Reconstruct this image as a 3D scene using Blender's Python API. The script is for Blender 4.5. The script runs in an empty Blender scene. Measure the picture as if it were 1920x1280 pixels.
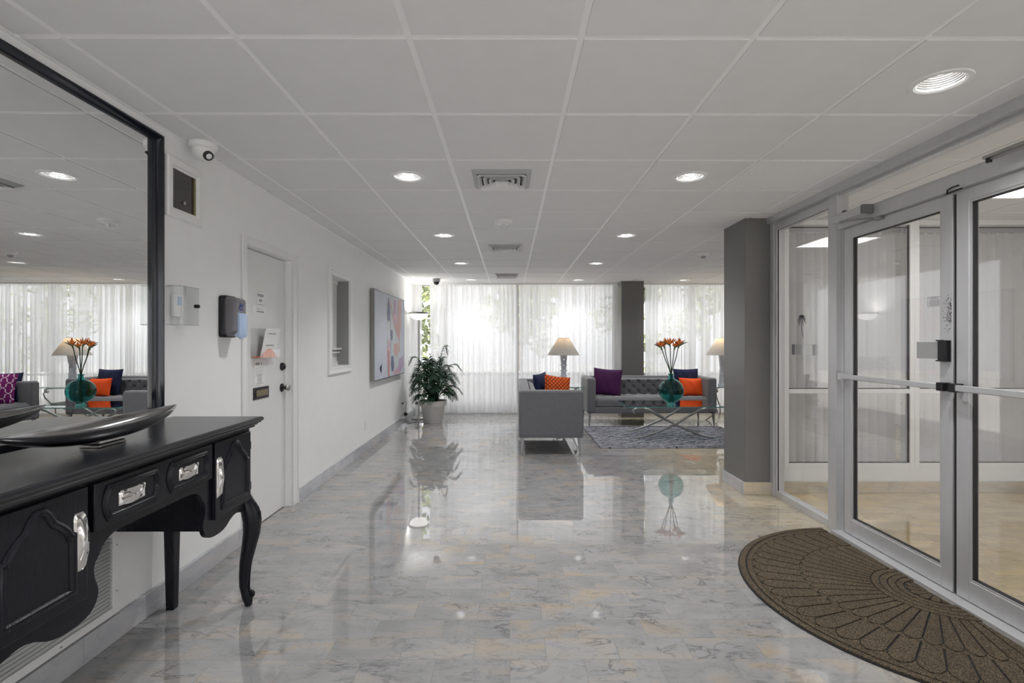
import bpy, math, random
from mathutils import Vector, Matrix, Euler
sc = bpy.context.scene
PI = math.pi
# ---------------------------------------------------------------- camera, world, exposure
HC = 1.311          # camera height
CEIL = 2.386        # ceiling height
cam_d = bpy.data.cameras.new('camera'); cam = bpy.data.objects.new('camera', cam_d)
sc.collection.objects.link(cam); sc.camera = cam
cam_d.sensor_width = 36; cam_d.lens = 967/1920*36; cam_d.shift_y = 2/1920
cam_d.clip_start = 0.02; cam_d.clip_end = 200
cam.location = (0, 0, HC); cam.rotation_euler = (PI/2, 0, -4/967)
w = bpy.data.worlds.new('world'); sc.world = w; w.use_nodes = True
bg = w.node_tree.nodes['Background']; bg.inputs[0].default_value = (0.94, 0.95, 1.0, 1); bg.inputs[1].default_value = 1.4
sc.view_settings.view_transform = 'Standard'; sc.view_settings.look = 'None'
sc.view_settings.gamma = 1.0; sc.view_settings.exposure = 0.5; sc.view_settings.use_curve_mapping = False
DL_POWER = 44.0
def lamp(name, kind, loc, energy, color=(1,1,1), rot=(0,0,0), parent=None, **kw):
    l = bpy.data.lights.new(name, kind); l.energy = energy; l.color = color
    for k, v in kw.items(): setattr(l, k, v)
    o = bpy.data.objects.new(name, l); sc.collection.objects.link(o); o.location = loc; o.rotation_euler = rot
    if parent: o.parent = parent
    return o
sun = lamp('sun', 'SUN', (0, -5, 12), 9.0, (1, .96, .9), (math.radians(48), 0, math.radians(-14)), angle=.02)
# daylight openings: portals only guide sampling of the sky through the far windows and the added rear opening
for nm, loc, rot, sx, sy in (('portal_front', (2.0, 9.72, 1.25), (-PI/2, 0, 0), 7.6, 2.2),
                             ('portal_rear', (0.2, -4.05, 1.3), (PI/2, 0, 0), 3.2, 1.9)):
    p = lamp(nm, 'AREA', loc, 1, rot=rot, shape='RECTANGLE', size=sx, size_y=sy); p.data.cycles.is_portal = True

# ---------------------------------------------------------------- materials
def nt(m): return m.node_tree.nodes, m.node_tree.links
def mat(name, col, rough=.5, metal=0, spec=.5, bump=0, bscale=200, var=0, vscale=8, emit=None, estr=0, coat=0, stretch=None, trans=0, ior=1.45, sheen=0):
    m = bpy.data.materials.new(name); m.use_nodes = True; N, L = nt(m)
    b = N['Principled BSDF']
    b.inputs['Base Color'].default_value = (*col, 1); b.inputs['Roughness'].default_value = rough
    b.inputs['Metallic'].default_value = metal; b.inputs['Specular IOR Level'].default_value = spec
    b.inputs['Coat Weight'].default_value = coat; b.inputs['Coat Roughness'].default_value = .08
    b.inputs['Transmission Weight'].default_value = trans; b.inputs['IOR'].default_value = ior
    b.inputs['Sheen Weight'].default_value = sheen
    if emit: b.inputs['Emission Color'].default_value = (*emit, 1); b.inputs['Emission Strength'].default_value = estr
    tc = N.new('ShaderNodeTexCoord'); mp = N.new('ShaderNodeMapping'); L.new(tc.outputs['Object'], mp.inputs[0])
    if stretch: mp.inputs['Scale'].default_value = stretch
    nz = N.new('ShaderNodeTexNoise'); nz.inputs['Scale'].default_value = vscale; nz.inputs['Detail'].default_value = 4
    L.new(mp.outputs[0], nz.inputs[0])
    mx = N.new('ShaderNodeMix'); mx.data_type = 'RGBA'
    v = var if var else .03
    mx.inputs['A'].default_value = (*[max(0, c*(1-v)) for c in col], 1); mx.inputs['B'].default_value = (*[min(1, c*(1+v)) for c in col], 1)
    L.new(nz.outputs[0], mx.inputs['Factor']); L.new(mx.outputs['Result'], b.inputs['Base Color'])
    if bump:
        n2 = N.new('ShaderNodeTexNoise'); n2.inputs['Scale'].default_value = bscale; n2.inputs['Detail'].default_value = 3
        L.new(mp.outputs[0], n2.inputs[0]); bp = N.new('ShaderNodeBump'); bp.inputs['Strength'].default_value = bump; bp.inputs['Distance'].default_value = .002
        L.new(n2.outputs[0], bp.inputs['Height']); L.new(bp.outputs[0], b.inputs['Normal'])
    return m
def glass(name, tint=(.985,.985,.985), amt=1.0, rough=0.0, refl=1.0):
    """architectural sheet glass: thin pane, fresnel mirror over a clear body"""
    m = bpy.data.materials.new(name); m.use_nodes = True; N, L = nt(m); N.clear()
    out = N.new('ShaderNodeOutputMaterial'); t = N.new('ShaderNodeBsdfTransparent'); t.inputs[0].default_value = (*tint, 1)
    g = N.new('ShaderNodeBsdfGlossy'); g.inputs['Roughness'].default_value = rough; g.inputs[0].default_value = (1, 1, 1, 1)
    lw = N.new('ShaderNodeLayerWeight'); lw.inputs[0].default_value = .5
    p5 = N.new('ShaderNodeMath'); p5.operation = 'POWER'; p5.inputs[1].default_value = 5; L.new(lw.outputs['Facing'], p5.inputs[0])
    ma = N.new('ShaderNodeMath'); ma.operation = 'MULTIPLY_ADD'; ma.inputs[1].default_value = .96; ma.inputs[2].default_value = .04; L.new(p5.outputs[0], ma.inputs[0])
    mu = N.new('ShaderNodeMath'); mu.operation = 'MULTIPLY'; mu.inputs[1].default_value = refl; mu.use_clamp = True; L.new(ma.outputs[0], mu.inputs[0])
    mx = N.new('ShaderNodeMixShader'); L.new(mu.outputs[0], mx.inputs[0]); L.new(t.outputs[0], mx.inputs[1]); L.new(g.outputs[0], mx.inputs[2])
    L.new(mx.outputs[0], out.inputs[0]); return m
def mixrgb(N, L, a, b, fac, mode='MIX'):
    x = N.new('ShaderNodeMix'); x.data_type = 'RGBA'; x.blend_type = mode
    for s, v in (('A', a), ('B', b), ('Factor', fac)):
        if isinstance(v, tuple): x.inputs[s].default_value = (*v, 1)
        elif isinstance(v, (int, float)): x.inputs[s].default_value = v
        else: L.new(v, x.inputs[s])
    return x.outputs['Result']
def ramp(N, L, src, stops):
    r = N.new('ShaderNodeValToRGB'); e = r.color_ramp.elements
    while len(e) < len(stops): e.new(.5)
    for k, (p, c) in enumerate(stops): e[k].position = p; e[k].color = (*(c if isinstance(c, tuple) else (c, c, c)), 1)
    L.new(src, r.inputs[0]); return r.outputs[0]
def math_(N, L, op, a, b=None):
    x = N.new('ShaderNodeMath'); x.operation = op
    for i, v in enumerate((a, b)):
        if v is None: continue
        if isinstance(v, (int, float)): x.inputs[i].default_value = v
        else: L.new(v, x.inputs[i])
    return x.outputs[0]
def marble(name, base, dark, ochre, och_amt, tile=(.305, .1525), rough=.022, wav=.003, tone=.12, refl=.5, ior=1.95, plane='xy', vein=1.0, entry=0):
    m = bpy.data.materials.new(name); m.use_nodes = True; N, L = nt(m); b = N['Principled BSDF']; base0 = base
    tc = N.new('ShaderNodeTexCoord'); P = tc.outputs['Object']
    if plane != 'xy':
        s = N.new('ShaderNodeSeparateXYZ'); L.new(P, s.inputs[0]); c = N.new('ShaderNodeCombineXYZ')
        L.new(s.outputs['Y' if plane == 'yz' else 'X'], c.inputs[0]); L.new(s.outputs['Z'], c.inputs[1]); P = c.outputs[0]
    br = N.new('ShaderNodeTexBrick'); L.new(P, br.inputs[0])
    br.offset = .5; br.inputs['Color1'].default_value = (0, 0, 0, 1); br.inputs['Color2'].default_value = (1, 1, 1, 1)
    br.inputs['Mortar'].default_value = (.5, .5, .5, 1); br.inputs['Scale'].default_value = 1; br.inputs['Mortar Size'].default_value = .0011
    br.inputs['Mortar Smooth'].default_value = .1; br.inputs['Brick Width'].default_value = tile[0]; br.inputs['Row Height'].default_value = tile[1]; br.inputs['Bias'].default_value = 0
    sep = N.new('ShaderNodeSeparateColor'); L.new(br.outputs['Color'], sep.inputs[0]); R = sep.outputs[0]
    off = N.new('ShaderNodeCombineXYZ'); L.new(math_(N, L, 'MULTIPLY', R, 37.), off.inputs[0]); L.new(math_(N, L, 'MULTIPLY', R, 91.), off.inputs[2])
    va = N.new('ShaderNodeVectorMath'); va.operation = 'ADD'; L.new(P, va.inputs[0]); L.new(off.outputs[0], va.inputs[1]); Q = va.outputs[0]
    mp = N.new('ShaderNodeMapping'); mp.inputs['Rotation'].default_value = (0, 0, .5); mp.inputs['Scale'].default_value = (1, 2.2, 1); L.new(Q, mp.inputs[0])
    n1 = N.new('ShaderNodeTexNoise'); n1.inputs['Scale'].default_value = 3.4; n1.inputs['Detail'].default_value = 9; n1.inputs['Roughness'].default_value = .62; n1.inputs['Distortion'].default_value = .8; L.new(mp.outputs[0], n1.inputs[0])
    v1 = math_(N, L, 'ABSOLUTE', math_(N, L, 'SUBTRACT', n1.outputs[0], .5))
    vm = ramp(N, L, v1, [(0, 1.), (.012, .35), (.035, 0.)])
    n2 = N.new('ShaderNodeTexNoise'); n2.inputs['Scale'].default_value = 4; n2.inputs['Detail'].default_value = 3; L.new(Q, n2.inputs[0])
    vmask = ramp(N, L, n2.outputs[0], [(.42, 0.), (.62, 1.)])
    n3 = N.new('ShaderNodeTexNoise'); n3.inputs['Scale'].default_value = 9; n3.inputs['Detail'].default_value = 8; n3.inputs['Distortion'].default_value = .5; L.new(mp.outputs[0], n3.inputs[0])
    fine = ramp(N, L, math_(N, L, 'ABSOLUTE', math_(N, L, 'SUBTRACT', n3.outputs[0], .52)), [(0, .26), (.02, 0.)])
    n4 = N.new('ShaderNodeTexNoise'); n4.inputs['Scale'].default_value = 3.2; n4.inputs['Detail'].default_value = 5; n4.inputs['Distortion'].default_value = .6; L.new(mp.outputs[0], n4.inputs[0])
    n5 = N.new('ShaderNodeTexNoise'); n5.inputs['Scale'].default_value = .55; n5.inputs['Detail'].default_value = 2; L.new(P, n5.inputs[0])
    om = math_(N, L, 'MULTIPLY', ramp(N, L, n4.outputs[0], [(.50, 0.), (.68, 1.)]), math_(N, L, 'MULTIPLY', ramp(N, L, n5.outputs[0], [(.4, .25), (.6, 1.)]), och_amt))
    if entry:   # warm light by the entrance, painted in as a yellower base colour
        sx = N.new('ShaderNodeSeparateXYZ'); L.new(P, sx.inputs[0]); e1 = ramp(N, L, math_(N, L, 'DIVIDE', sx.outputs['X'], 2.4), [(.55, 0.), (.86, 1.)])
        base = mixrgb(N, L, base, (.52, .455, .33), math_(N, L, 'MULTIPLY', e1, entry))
    cloud = ramp(N, L, n4.outputs[0], [(.3, .82), (.7, 1.08)])
    col = mixrgb(N, L, base, cloud, 1., 'MULTIPLY')
    col = mixrgb(N, L, col, ochre, om)
    col = mixrgb(N, L, col, dark, math_(N, L, 'MULTIPLY', fine, vein))
    col = mixrgb(N, L, col, dark, math_(N, L, 'MULTIPLY', math_(N, L, 'MULTIPLY', vm, vmask), .85*vein))
    tn = ramp(N, L, R, [(0, 1-tone), (1, 1.0)]); col = mixrgb(N, L, col, tn, 1., 'MULTIPLY')
    col = mixrgb(N, L, col, tuple(c*.45 for c in base0), math_(N, L, 'MULTIPLY', br.outputs['Fac'], .55))
    L.new(col, b.inputs['Base Color']); b.inputs['Roughness'].default_value = rough; b.inputs['Specular IOR Level'].default_value = refl; b.inputs['IOR'].default_value = ior
    # polished slabs lie a hair out of level, one against the next, with slow ripples
    wv = N.new('ShaderNodeTexNoise'); wv.inputs['Scale'].default_value = 3.5; wv.inputs['Detail'].default_value = 1; L.new(P, wv.inputs[0])
    bp = N.new('ShaderNodeBump'); bp.inputs['Strength'].default_value = wav; bp.inputs['Distance'].default_value = .02; L.new(wv.outputs[0], bp.inputs['Height']); L.new(bp.outputs[0], b.inputs['Normal'])
    return m
M = {}
M['wall'] = mat('wall_paint', (.88, .88, .875), .55, bump=.05, bscale=140)
M['white'] = mat('white_gloss_paint', (.84, .84, .83), .3)
M['door'] = mat('door_paint', (.8, .8, .79), .3, bump=.03, bscale=60)
M['grid'] = mat('ceiling_grid', (.95, .95, .95), .4)
M['tile'] = mat('ceiling_tile', (.80, .80, .80), .9, bump=.25, bscale=350)
M['tile_rough'] = mat('fissured_tile', (.84, .84, .83), .95, bump=.9, bscale=90, var=.16, vscale=130)
M['pillar'] = mat('pillar_paint', (.17, .165, .158), .38, bump=.05, bscale=80, var=.06, vscale=3)
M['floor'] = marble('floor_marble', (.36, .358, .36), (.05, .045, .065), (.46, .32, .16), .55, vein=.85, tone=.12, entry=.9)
M['vfloor'] = marble('vestibule_marble', (.62, .50, .31), (.28, .22, .17), (.66, .48, .22), .8, tone=.08, vein=.8)
M['base'] = marble('baseboard_marble', (.55, .56, .59), (.28, .3, .36), (.6, .5, .35), .25, tile=(.6, 3.), rough=.15, vein=.5, plane='yz', tone=.06)
M['basew'] = marble('baseboard_marble_warm', (.56, .5, .4), (.3, .27, .22), (.6, .45, .25), .7, tile=(.6, 3.), rough=.15, vein=.5, plane='xz', tone=.06)
M['alu'] = mat('brushed_aluminium', (.58, .58, .59), .35, metal=.35, var=.06, vscale=30, stretch=(1, 1, .1))
M['aludark'] = mat('black_gasket', (.02, .02, .02), .5)  # near-black of seals, scuffs and vent backs
M['glass'] = glass('window_glass', refl=1.25)
M['black'] = mat('black_plastic', (.012, .012, .014), .35)
M['wood'] = mat('black_stained_oak', (.009, .009, .013), .25, spec=.35, bump=.35, bscale=35, var=.5, vscale=12, stretch=(6, 1, 6))
M['woodv'] = mat('black_stained_oak_upright', (.009, .009, .013), .24, spec=.35, bump=.35, bscale=35, var=.5, vscale=12, stretch=(6, 6, 1))
M['blackgloss'] = mat('black_gloss_frame', (.006, .008, .016), .12, spec=.7)
M['mirror'] = mat('mirror_silver', (.9, .91, .91), .0, metal=1)
M['chrome'] = mat('polished_chrome', (.88, .87, .85), .08, metal=1)
M['steel'] = mat('brushed_nickel', (.42, .415, .40), .28, metal=1)
M['bowl'] = mat('aged_silver', (.36, .355, .36), .17, metal=1, var=.3, vscale=9, bump=.12, bscale=25)
M['sofa'] = mat('grey_velvet', (.13, .13, .14), .85, bump=.25, bscale=260, var=.14, vscale=40, sheen=.35)
M['glasstable'] = glass('table_glass', (.88, .95, .94), refl=2.2)
M['glassedge'] = mat('green_glass_edge', (.12, .32, .30), .1, spec=.8)
M['shade'] = None
M['ceramic'] = mat('blue_white_ceramic', (.52, .55, .62), .25)
M['stem'] = mat('dark_green_stem', (.02, .055, .02), .45)
M['orangeflower'] = mat('orange_petal', (.85, .23, .02), .5, var=.2, vscale=40)
M['redflower'] = mat('dark_red_petal', (.42, .07, .03), .5)
M['sheath'] = mat('grey_green_bract', (.09, .15, .07), .5, var=.3, vscale=30)
M['leaf'] = mat('palm_leaf', (.012, .045, .02), .42, var=.4, vscale=20)
M['pot'] = mat('white_planter', (.66, .64, .61), .45)
M['soil'] = mat('dark_soil', (.02, .016, .012), .9)
M['treeleaf'] = mat('tree_leaf', (.20, .24, .09), .5, var=.6, vscale=3)
M['bark'] = mat('bark', (.10, .07, .05), .9, bump=.5, bscale=20)
M['paving'] = mat('pale_paving', (.5, .495, .48), .8, var=.1, vscale=2)
M['paper'] = mat('white_paper', (.88, .88, .87), .7)
M['ink'] = mat('grey_print', (.30, .30, .31), .7)
M['inkb'] = mat('blue_print', (.03, .06, .25), .6)
M['orangep'] = mat('orange_card', (.8, .2, .06), .55)
M['acrylic'] = glass('clear_acrylic', (.975, .98, .98), refl=1.3)
M['bluewhite'] = mat('pale_blue_plastic', (.45, .58, .80), .25)
M['greyplast'] = mat('dark_grey_plastic', (.17, .16, .175), .22)
M['brass'] = mat('old_brass', (.32, .27, .17), .3, metal=.9)
M['darkmetal'] = mat('dark_bronze', (.035, .034, .036), .3, metal=.6)
M['cord'] = mat('grey_cord', (.2, .2, .2), .6)
M['rubber'] = mat('mat_rubber', (.018, .018, .018), .8)
M['emit'] = mat('lamp_bulb', (1, 1, 1), emit=(1, .98, .94), estr=5)
M['troffer'] = mat('light_diffuser', (1, 1, 1), emit=(1, 1, 1), estr=7.0)
M['darkglass'] = mat('dark_mirror_glass', (.035, .03, .028), .03, spec=1.0)
M['interior'] = mat('office_wall', (.75, .75, .76), .7)
M['greyboard'] = mat('shade_grey', (.30, .30, .30), .6)  # stands in for shade on the window reveal and between grille slats
M['canvas_edge'] = mat('silver_frame', (.30, .295, .28), .35, metal=.5)
M['frost'] = mat('frosted_plate', (.36, .36, .36), .3)
def fabric_lattice(name, base, line, sx, sz, width, wob=0., bump=0.):
    m = mat(name, base, .85); N, L = nt(m); b = N['Principled BSDF']
    tc = N.new('ShaderNodeTexCoord'); s = N.new('ShaderNodeSeparateXYZ'); L.new(tc.outputs['Object'], s.inputs[0])
    z = math_(N, L, 'DIVIDE', s.outputs['Z'], sz); x = math_(N, L, 'DIVIDE', s.outputs['X'], sx)
    wz = math_(N, L, 'MULTIPLY', math_(N, L, 'SINE', math_(N, L, 'MULTIPLY', z, 4*PI)), wob)
    ws = []
    for sg in ('ADD', 'SUBTRACT'):
        p = math_(N, L, sg, x, math_(N, L, 'ADD', z, wz)); f = math_(N, L, 'ABSOLUTE', math_(N, L, 'SUBTRACT', math_(N, L, 'FRACT', p), .5))
        ws.append(f)
    mn = math_(N, L, 'MINIMUM', *ws); fac = math_(N, L, 'LESS_THAN', mn, width)
    L.new(mixrgb(N, L, base, line, fac), b.inputs['Base Color'])
    if bump:
        bp = N.new('ShaderNodeBump'); bp.inputs['Strength'].default_value = bump; bp.inputs['Distance'].default_value = .01; L.new(mn, bp.inputs['Height']); L.new(bp.outputs[0], b.inputs['Normal'])
    return m
M['purple'] = mat('purple_cloth', (.052, .002, .058), .8, bump=.2, bscale=300)
M['navy'] = mat('navy_cloth', (.006, .012, .055), .8, bump=.2, bscale=300)
M['orange'] = mat('orange_cloth', (.85, .09, .008), .8, bump=.2, bscale=300)
M['orangeweave'] = fabric_lattice('orange_basket_weave', (.80, .13, .012), (.22, .025, .002), .055, .055, .17, bump=1.)
M['lattice'] = fabric_lattice('purple_lattice_cloth', (.16, .004, .11), (.75, .6, .72), .115, .15, .045, wob=.1)
def sheer():
    m = bpy.data.materials.new('sheer_curtain'); m.use_nodes = True; N, L = nt(m); N.clear()
    out = N.new('ShaderNodeOutputMaterial'); t = N.new('ShaderNodeBsdfTransparent'); d = N.new('ShaderNodeBsdfDiffuse'); tl = N.new('ShaderNodeBsdfTranslucent')
    d.inputs[0].default_value = (.92, .92, .92, 1); tl.inputs[0].default_value = (.92, .92, .92, 1)
    m1 = N.new('ShaderNodeMixShader'); m1.inputs[0].default_value = .66; L.new(d.outputs[0], m1.inputs[1]); L.new(tl.outputs[0], m1.inputs[2])
    lw = N.new('ShaderNodeLayerWeight'); lw.inputs[0].default_value = .4
    # opacity streaks painted in for light and dark folds; edge-on folds look denser
    tc = N.new('ShaderNodeTexCoord'); mp = N.new('ShaderNodeMapping'); mp.inputs['Scale'].default_value = (42, 1, .25); L.new(tc.outputs['Object'], mp.inputs[0])
    nz = N.new('ShaderNodeTexNoise'); nz.inputs['Scale'].default_value = 1; nz.inputs['Detail'].default_value = 3; L.new(mp.outputs[0], nz.inputs[0])
    thin = ramp(N, L, nz.outputs[0], [(.38, .97), (.50, .90), (.64, .74)])
    fold = ramp(N, L, lw.outputs['Facing'], [(0, .0), (.9, .95)])
    f = math_(N, L, 'MAXIMUM', thin, fold)
    m2 = N.new('ShaderNodeMixShader'); L.new(f, m2.inputs[0]); L.new(t.outputs[0], m2.inputs[1]); L.new(m1.outputs[0], m2.inputs[2]); L.new(m2.outputs[0], out.inputs[0])
    return m
M['sheer'] = sheer()
def translucent(name, col, tr=.5):
    m = bpy.data.materials.new(name); m.use_nodes = True; N, L = nt(m); N.clear()
    out = N.new('ShaderNodeOutputMaterial'); d = N.new('ShaderNodeBsdfDiffuse'); tl = N.new('ShaderNodeBsdfTranslucent')
    d.inputs[0].default_value = (*col, 1); tl.inputs[0].default_value = (*col, 1)
    m1 = N.new('ShaderNodeMixShader'); m1.inputs[0].default_value = tr; L.new(d.outputs[0], m1.inputs[1]); L.new(tl.outputs[0], m1.inputs[2]); L.new(m1.outputs[0], out.inputs[0]); return m
M['shade'] = translucent('linen_lamp_shade', (.50, .49, .47), .3)
M['blind'] = translucent('vertical_blind_vane', (.82, .82, .82), .4)
M['bowlglass'] = mat('opal_bowl_glass', (.9, .9, .88), .3, emit=(1, .97, .92), estr=1.3)
def vase_mat():
    m = bpy.data.materials.new('teal_vase_glass'); m.use_nodes = True; N, L = nt(m); b = N['Principled BSDF']
    b.inputs['Base Color'].default_value = (.16, .56, .54, 1); b.inputs['Transmission Weight'].default_value = 1; b.inputs['Roughness'].default_value = .01; b.inputs['IOR'].default_value = 1.35
    return m
M['vase'] = vase_mat()
def speckle(name, a, b_, scale):
    m = mat(name, a, .95, bump=.6, bscale=scale*.6); N, L = nt(m); b = N['Principled BSDF']
    tc = N.new('ShaderNodeTexCoord'); n = N.new('ShaderNodeTexNoise'); n.inputs['Scale'].default_value = scale; n.inputs['Detail'].default_value = 2; L.new(tc.outputs['Object'], n.inputs[0])
    n2 = N.new('ShaderNodeTexNoise'); n2.inputs['Scale'].default_value = 3; L.new(tc.outputs['Object'], n2.inputs[0])
    c = mixrgb(N, L, a, b_, ramp(N, L, n.outputs[0], [(.42, 0.), (.62, 1.)])); c = mixrgb(N, L, c, ramp(N, L, n2.outputs[0], [(.3, .85), (.7, 1.1)]), 1., 'MULTIPLY')
    L.new(c, b.inputs['Base Color']); return m
M['matpile'] = speckle('brown_mat_pile', (.026, .020, .0125), (.15, .112, .07), 230)
def rug_mat():
    m = mat('woven_rug', (.1, .1, .12), .95, bump=.3, bscale=300); N, L = nt(m); b = N['Principled BSDF']
    tc = N.new('ShaderNodeTexCoord'); mp = N.new('ShaderNodeMapping'); mp.inputs['Scale'].default_value = (1, 1, 1); L.new(tc.outputs['Object'], mp.inputs[0])
    wv = N.new('ShaderNodeTexWave'); wv.wave_type = 'BANDS'; wv.bands_direction = 'Y'; wv.inputs['Scale'].default_value = 4.0; wv.inputs['Distortion'].default_value = 5.5; wv.inputs['Detail'].default_value = 2; wv.inputs['Detail Scale'].default_value = 2.6
    L.new(mp.outputs[0], wv.inputs[0])
    n = N.new('ShaderNodeTexNoise'); n.inputs['Scale'].default_value = 60; L.new(mp.outputs[0], n.inputs[0])
    c = mixrgb(N, L, (.012, .012, .022), (.30, .30, .34), ramp(N, L, wv.outputs['Fac'], [(.38, 0.), (.52, 1.)])); c = mixrgb(N, L, c, ramp(N, L, n.outputs[0], [(.3, .75), (.7, 1.15)]), 1., 'MULTIPLY')
    L.new(c, b.inputs['Base Color']); return m
M['rug'] = rug_mat()

# ---------------------------------------------------------------- mesh builder
class MB:
    def __init__(s): s.v = []; s.f = []; s.mi = []; s.cur = 0
    def add(s, vs, fs):
        n = len(s.v); s.v += [tuple(v) for v in vs]; s.f += [tuple(i+n for i in f) for f in fs]; s.mi += [s.cur]*len(fs); return s
    def box(s, x0, x1, y0, y1, z0, z1):
        v = [(x, y, z) for z in (z0, z1) for y in (y0, y1) for x in (x0, x1)]
        return s.add(v, [(0,2,3,1),(4,5,7,6),(0,1,5,4),(2,6,7,3),(0,4,6,2),(1,3,7,5)])
    def rings(s, R, closed=False, cap=True, cyc=True):
        n = len(R[0]); vs = [p for r in R for p in r]; fs = []
        m = len(R)
        for i in range(m if closed else m-1):
            a = i*n; b = ((i+1) % m)*n
            for j in range(n if cyc else n-1):
                k = (j+1) % n; fs.append((a+j, a+k, b+k, b+j))
        if cap and not closed and cyc: fs += [tuple(range(n))[::-1], tuple(range((m-1)*n, m*n))]
        return s.add(vs, fs)
    def tube(s, pts, r, n=10, closed=False, up=None):
        P = [Vector(p) for p in pts]; m = len(P); R = []; 
        rr = r if isinstance(r, (list, tuple)) else [r]*m
        nrm = None
        for i in range(m):
            if closed: t = (P[(i+1) % m]-P[i-1])
            else: t = P[min(i+1, m-1)]-P[max(i-1, 0)]
            t.normalize()
            if nrm is None:
                nrm = Vector(up) if up else (Vector((0,0,1)) if abs(t.z) < .9 else Vector((1,0,0)))
            nrm = (nrm - t*nrm.dot(t)).normalized(); b = t.cross(nrm)
            q = rr[i]; qa, qb = (q if isinstance(q, (tuple, list)) else (q, q))
            R.append([P[i]+nrm*math.cos(2*PI*k/n)*qa+b*math.sin(2*PI*k/n)*qb for k in range(n)])
        return s.rings(R, closed)
    def lathe(s, prof, c=(0,0,0), n=32, cap=True, flip=False):
        R = [[(c[0]+r*math.cos(2*PI*k/n), c[1]+r*math.sin(2*PI*k/n), c[2]+z) for k in range(n)] for r, z in prof]
        return s.rings(R, cap=cap)
    def prism(s, pts, ax, a0, a1):
        def q(p, a): return {'x': (a, p[0], p[1]), 'y': (p[0], a, p[1]), 'z': (p[0], p[1], a)}[ax]
        n = len(pts); v = [q(p, a0) for p in pts]+[q(p, a1) for p in pts]
        return s.add(v, [tuple(range(n)), tuple(range(n, 2*n))[::-1]]+[(i, i+n, (i+1) % n+n, (i+1) % n) for i in range(n)])
    def grid(s, fn, nu, nv):
        v = [fn(i/nu, j/nv) for j in range(nv+1) for i in range(nu+1)]
        return s.add(v, [(j*(nu+1)+i, j*(nu+1)+i+1, (j+1)*(nu+1)+i+1, (j+1)*(nu+1)+i) for j in range(nv) for i in range(nu)])
    def mould(s, pts, prof, to3, closed=True):
        """sweep a profile of (out, height) round a planar outline pts with mitred corners; to3(u,v,h) -> xyz"""
        m = len(pts); R = []
        for i in range(m):
            p = Vector(pts[i]); a = Vector(pts[i-1]); b = Vector(pts[(i+1) % m])
            if not closed and i == 0: a = p-(b-p)
            if not closed and i == m-1: b = p+(p-a)
            d1 = (p-a).normalized(); d2 = (b-p).normalized(); n1 = Vector((d1.y, -d1.x)); n2 = Vector((d2.y, -d2.x))
            n = (n1+n2); n = n/max(.35, n.length_squared/2) if n.length > 1e-6 else n1
            R.append([to3(p.x+n.x*o, p.y+n.y*o, h) for o, h in prof])
        return s.rings(R, closed)
def link(name, mb, mats, parent=None, smooth=None, bevel=0, loc=None, world=None, seg=2, sub=0, solid=0):
    me = bpy.data.meshes.new(name)
    v = mb.v
    off = None
    if world is not None: off = Vector(world)
    elif parent is None and loc is None:
        xs = [p[0] for p in v]; ys = [p[1] for p in v]; zs = [p[2] for p in v]
        off = Vector(((min(xs)+max(xs))/2, (min(ys)+max(ys))/2, min(zs))); loc = off
    if off is not None: v = [(p[0]-off.x, p[1]-off.y, p[2]-off.z) for p in v]
    me.from_pydata(v, [], mb.f)
    if not isinstance(mats, (list, tuple)): mats = [mats]
    for m_ in mats: me.materials.append(m_)
    if len(mats) > 1: me.polygons.foreach_set('material_index', mb.mi)
    if smooth is not None:
        me.polygons.foreach_set('use_smooth', [True]*len(me.polygons)); me.set_sharp_from_angle(angle=math.radians(smooth))
    me.validate(); me.update()
    o = bpy.data.objects.new(name, me); sc.collection.objects.link(o)
    if parent: o.parent = parent
    if loc is not None: o.location = loc
    if bevel:
        bv = o.modifiers.new('bevel', 'BEVEL'); bv.width = bevel; bv.segments = seg; bv.limit_method = 'ANGLE'; bv.angle_limit = math.radians(40)
        if smooth is None: me.polygons.foreach_set('use_smooth', [True]*len(me.polygons)); me.set_sharp_from_angle(angle=math.radians(30))
    if solid: sd = o.modifiers.new('solid', 'SOLIDIFY'); sd.thickness = solid
    if sub: sb = o.modifiers.new('sub', 'SUBSURF'); sb.levels = sub; sb.render_levels = sub
    return o
def tag(o, label, cat, group=None):
    o['label'] = label; o['category'] = cat
    if group: o['group'] = group
    return o
def struct(o, label=None, cat=None):
    o['kind'] = 'structure'
    if label: o['label'] = label
    if cat: o['category'] = cat
    return o
def thing(name, label, cat, loc=(0,0,0), rz=0, group=None, rot=None):
    o = bpy.data.objects.new(name, None); sc.collection.objects.link(o); o.empty_display_size = .05
    o.location = loc; o.rotation_euler = rot if rot else (0, 0, rz)
    return tag(o, label, cat, group)
def copy_tree(o, parent=None):
    c = o.copy(); sc.collection.objects.link(c); c.parent = parent
    for ch in [x for x in bpy.data.objects if x.parent == o]: copy_tree(ch, c)
    return c
def text(body, size, material, parent, to, name='lettering', align='CENTER', ext=.0004):
    """letters as thin mesh, laid out in plane by matrix `to` (local x = reading direction, y = up)"""
    cu = bpy.data.curves.new(name, 'FONT'); cu.body = body; cu.size = size; cu.extrude = ext; cu.align_x = align; cu.resolution_u = 2
    t = bpy.data.objects.new(name, cu); sc.collection.objects.link(t)
    dg = bpy.context.evaluated_depsgraph_get(); me = bpy.data.meshes.new_from_object(t.evaluated_get(dg))
    bpy.data.objects.remove(t); bpy.data.curves.remove(cu)
    me.materials.clear(); me.materials.append(material); me.transform(to)
    o = bpy.data.objects.new(name, me); sc.collection.objects.link(o)
    if parent: o.parent = parent
    return o
def frame_left(x, y, z):    # text on the left wall, read from inside (faces +x): right = +y
    return Matrix(((0, 0, 1, x), (1, 0, 0, y), (0, 1, 0, z), (0, 0, 0, 1)))
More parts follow.
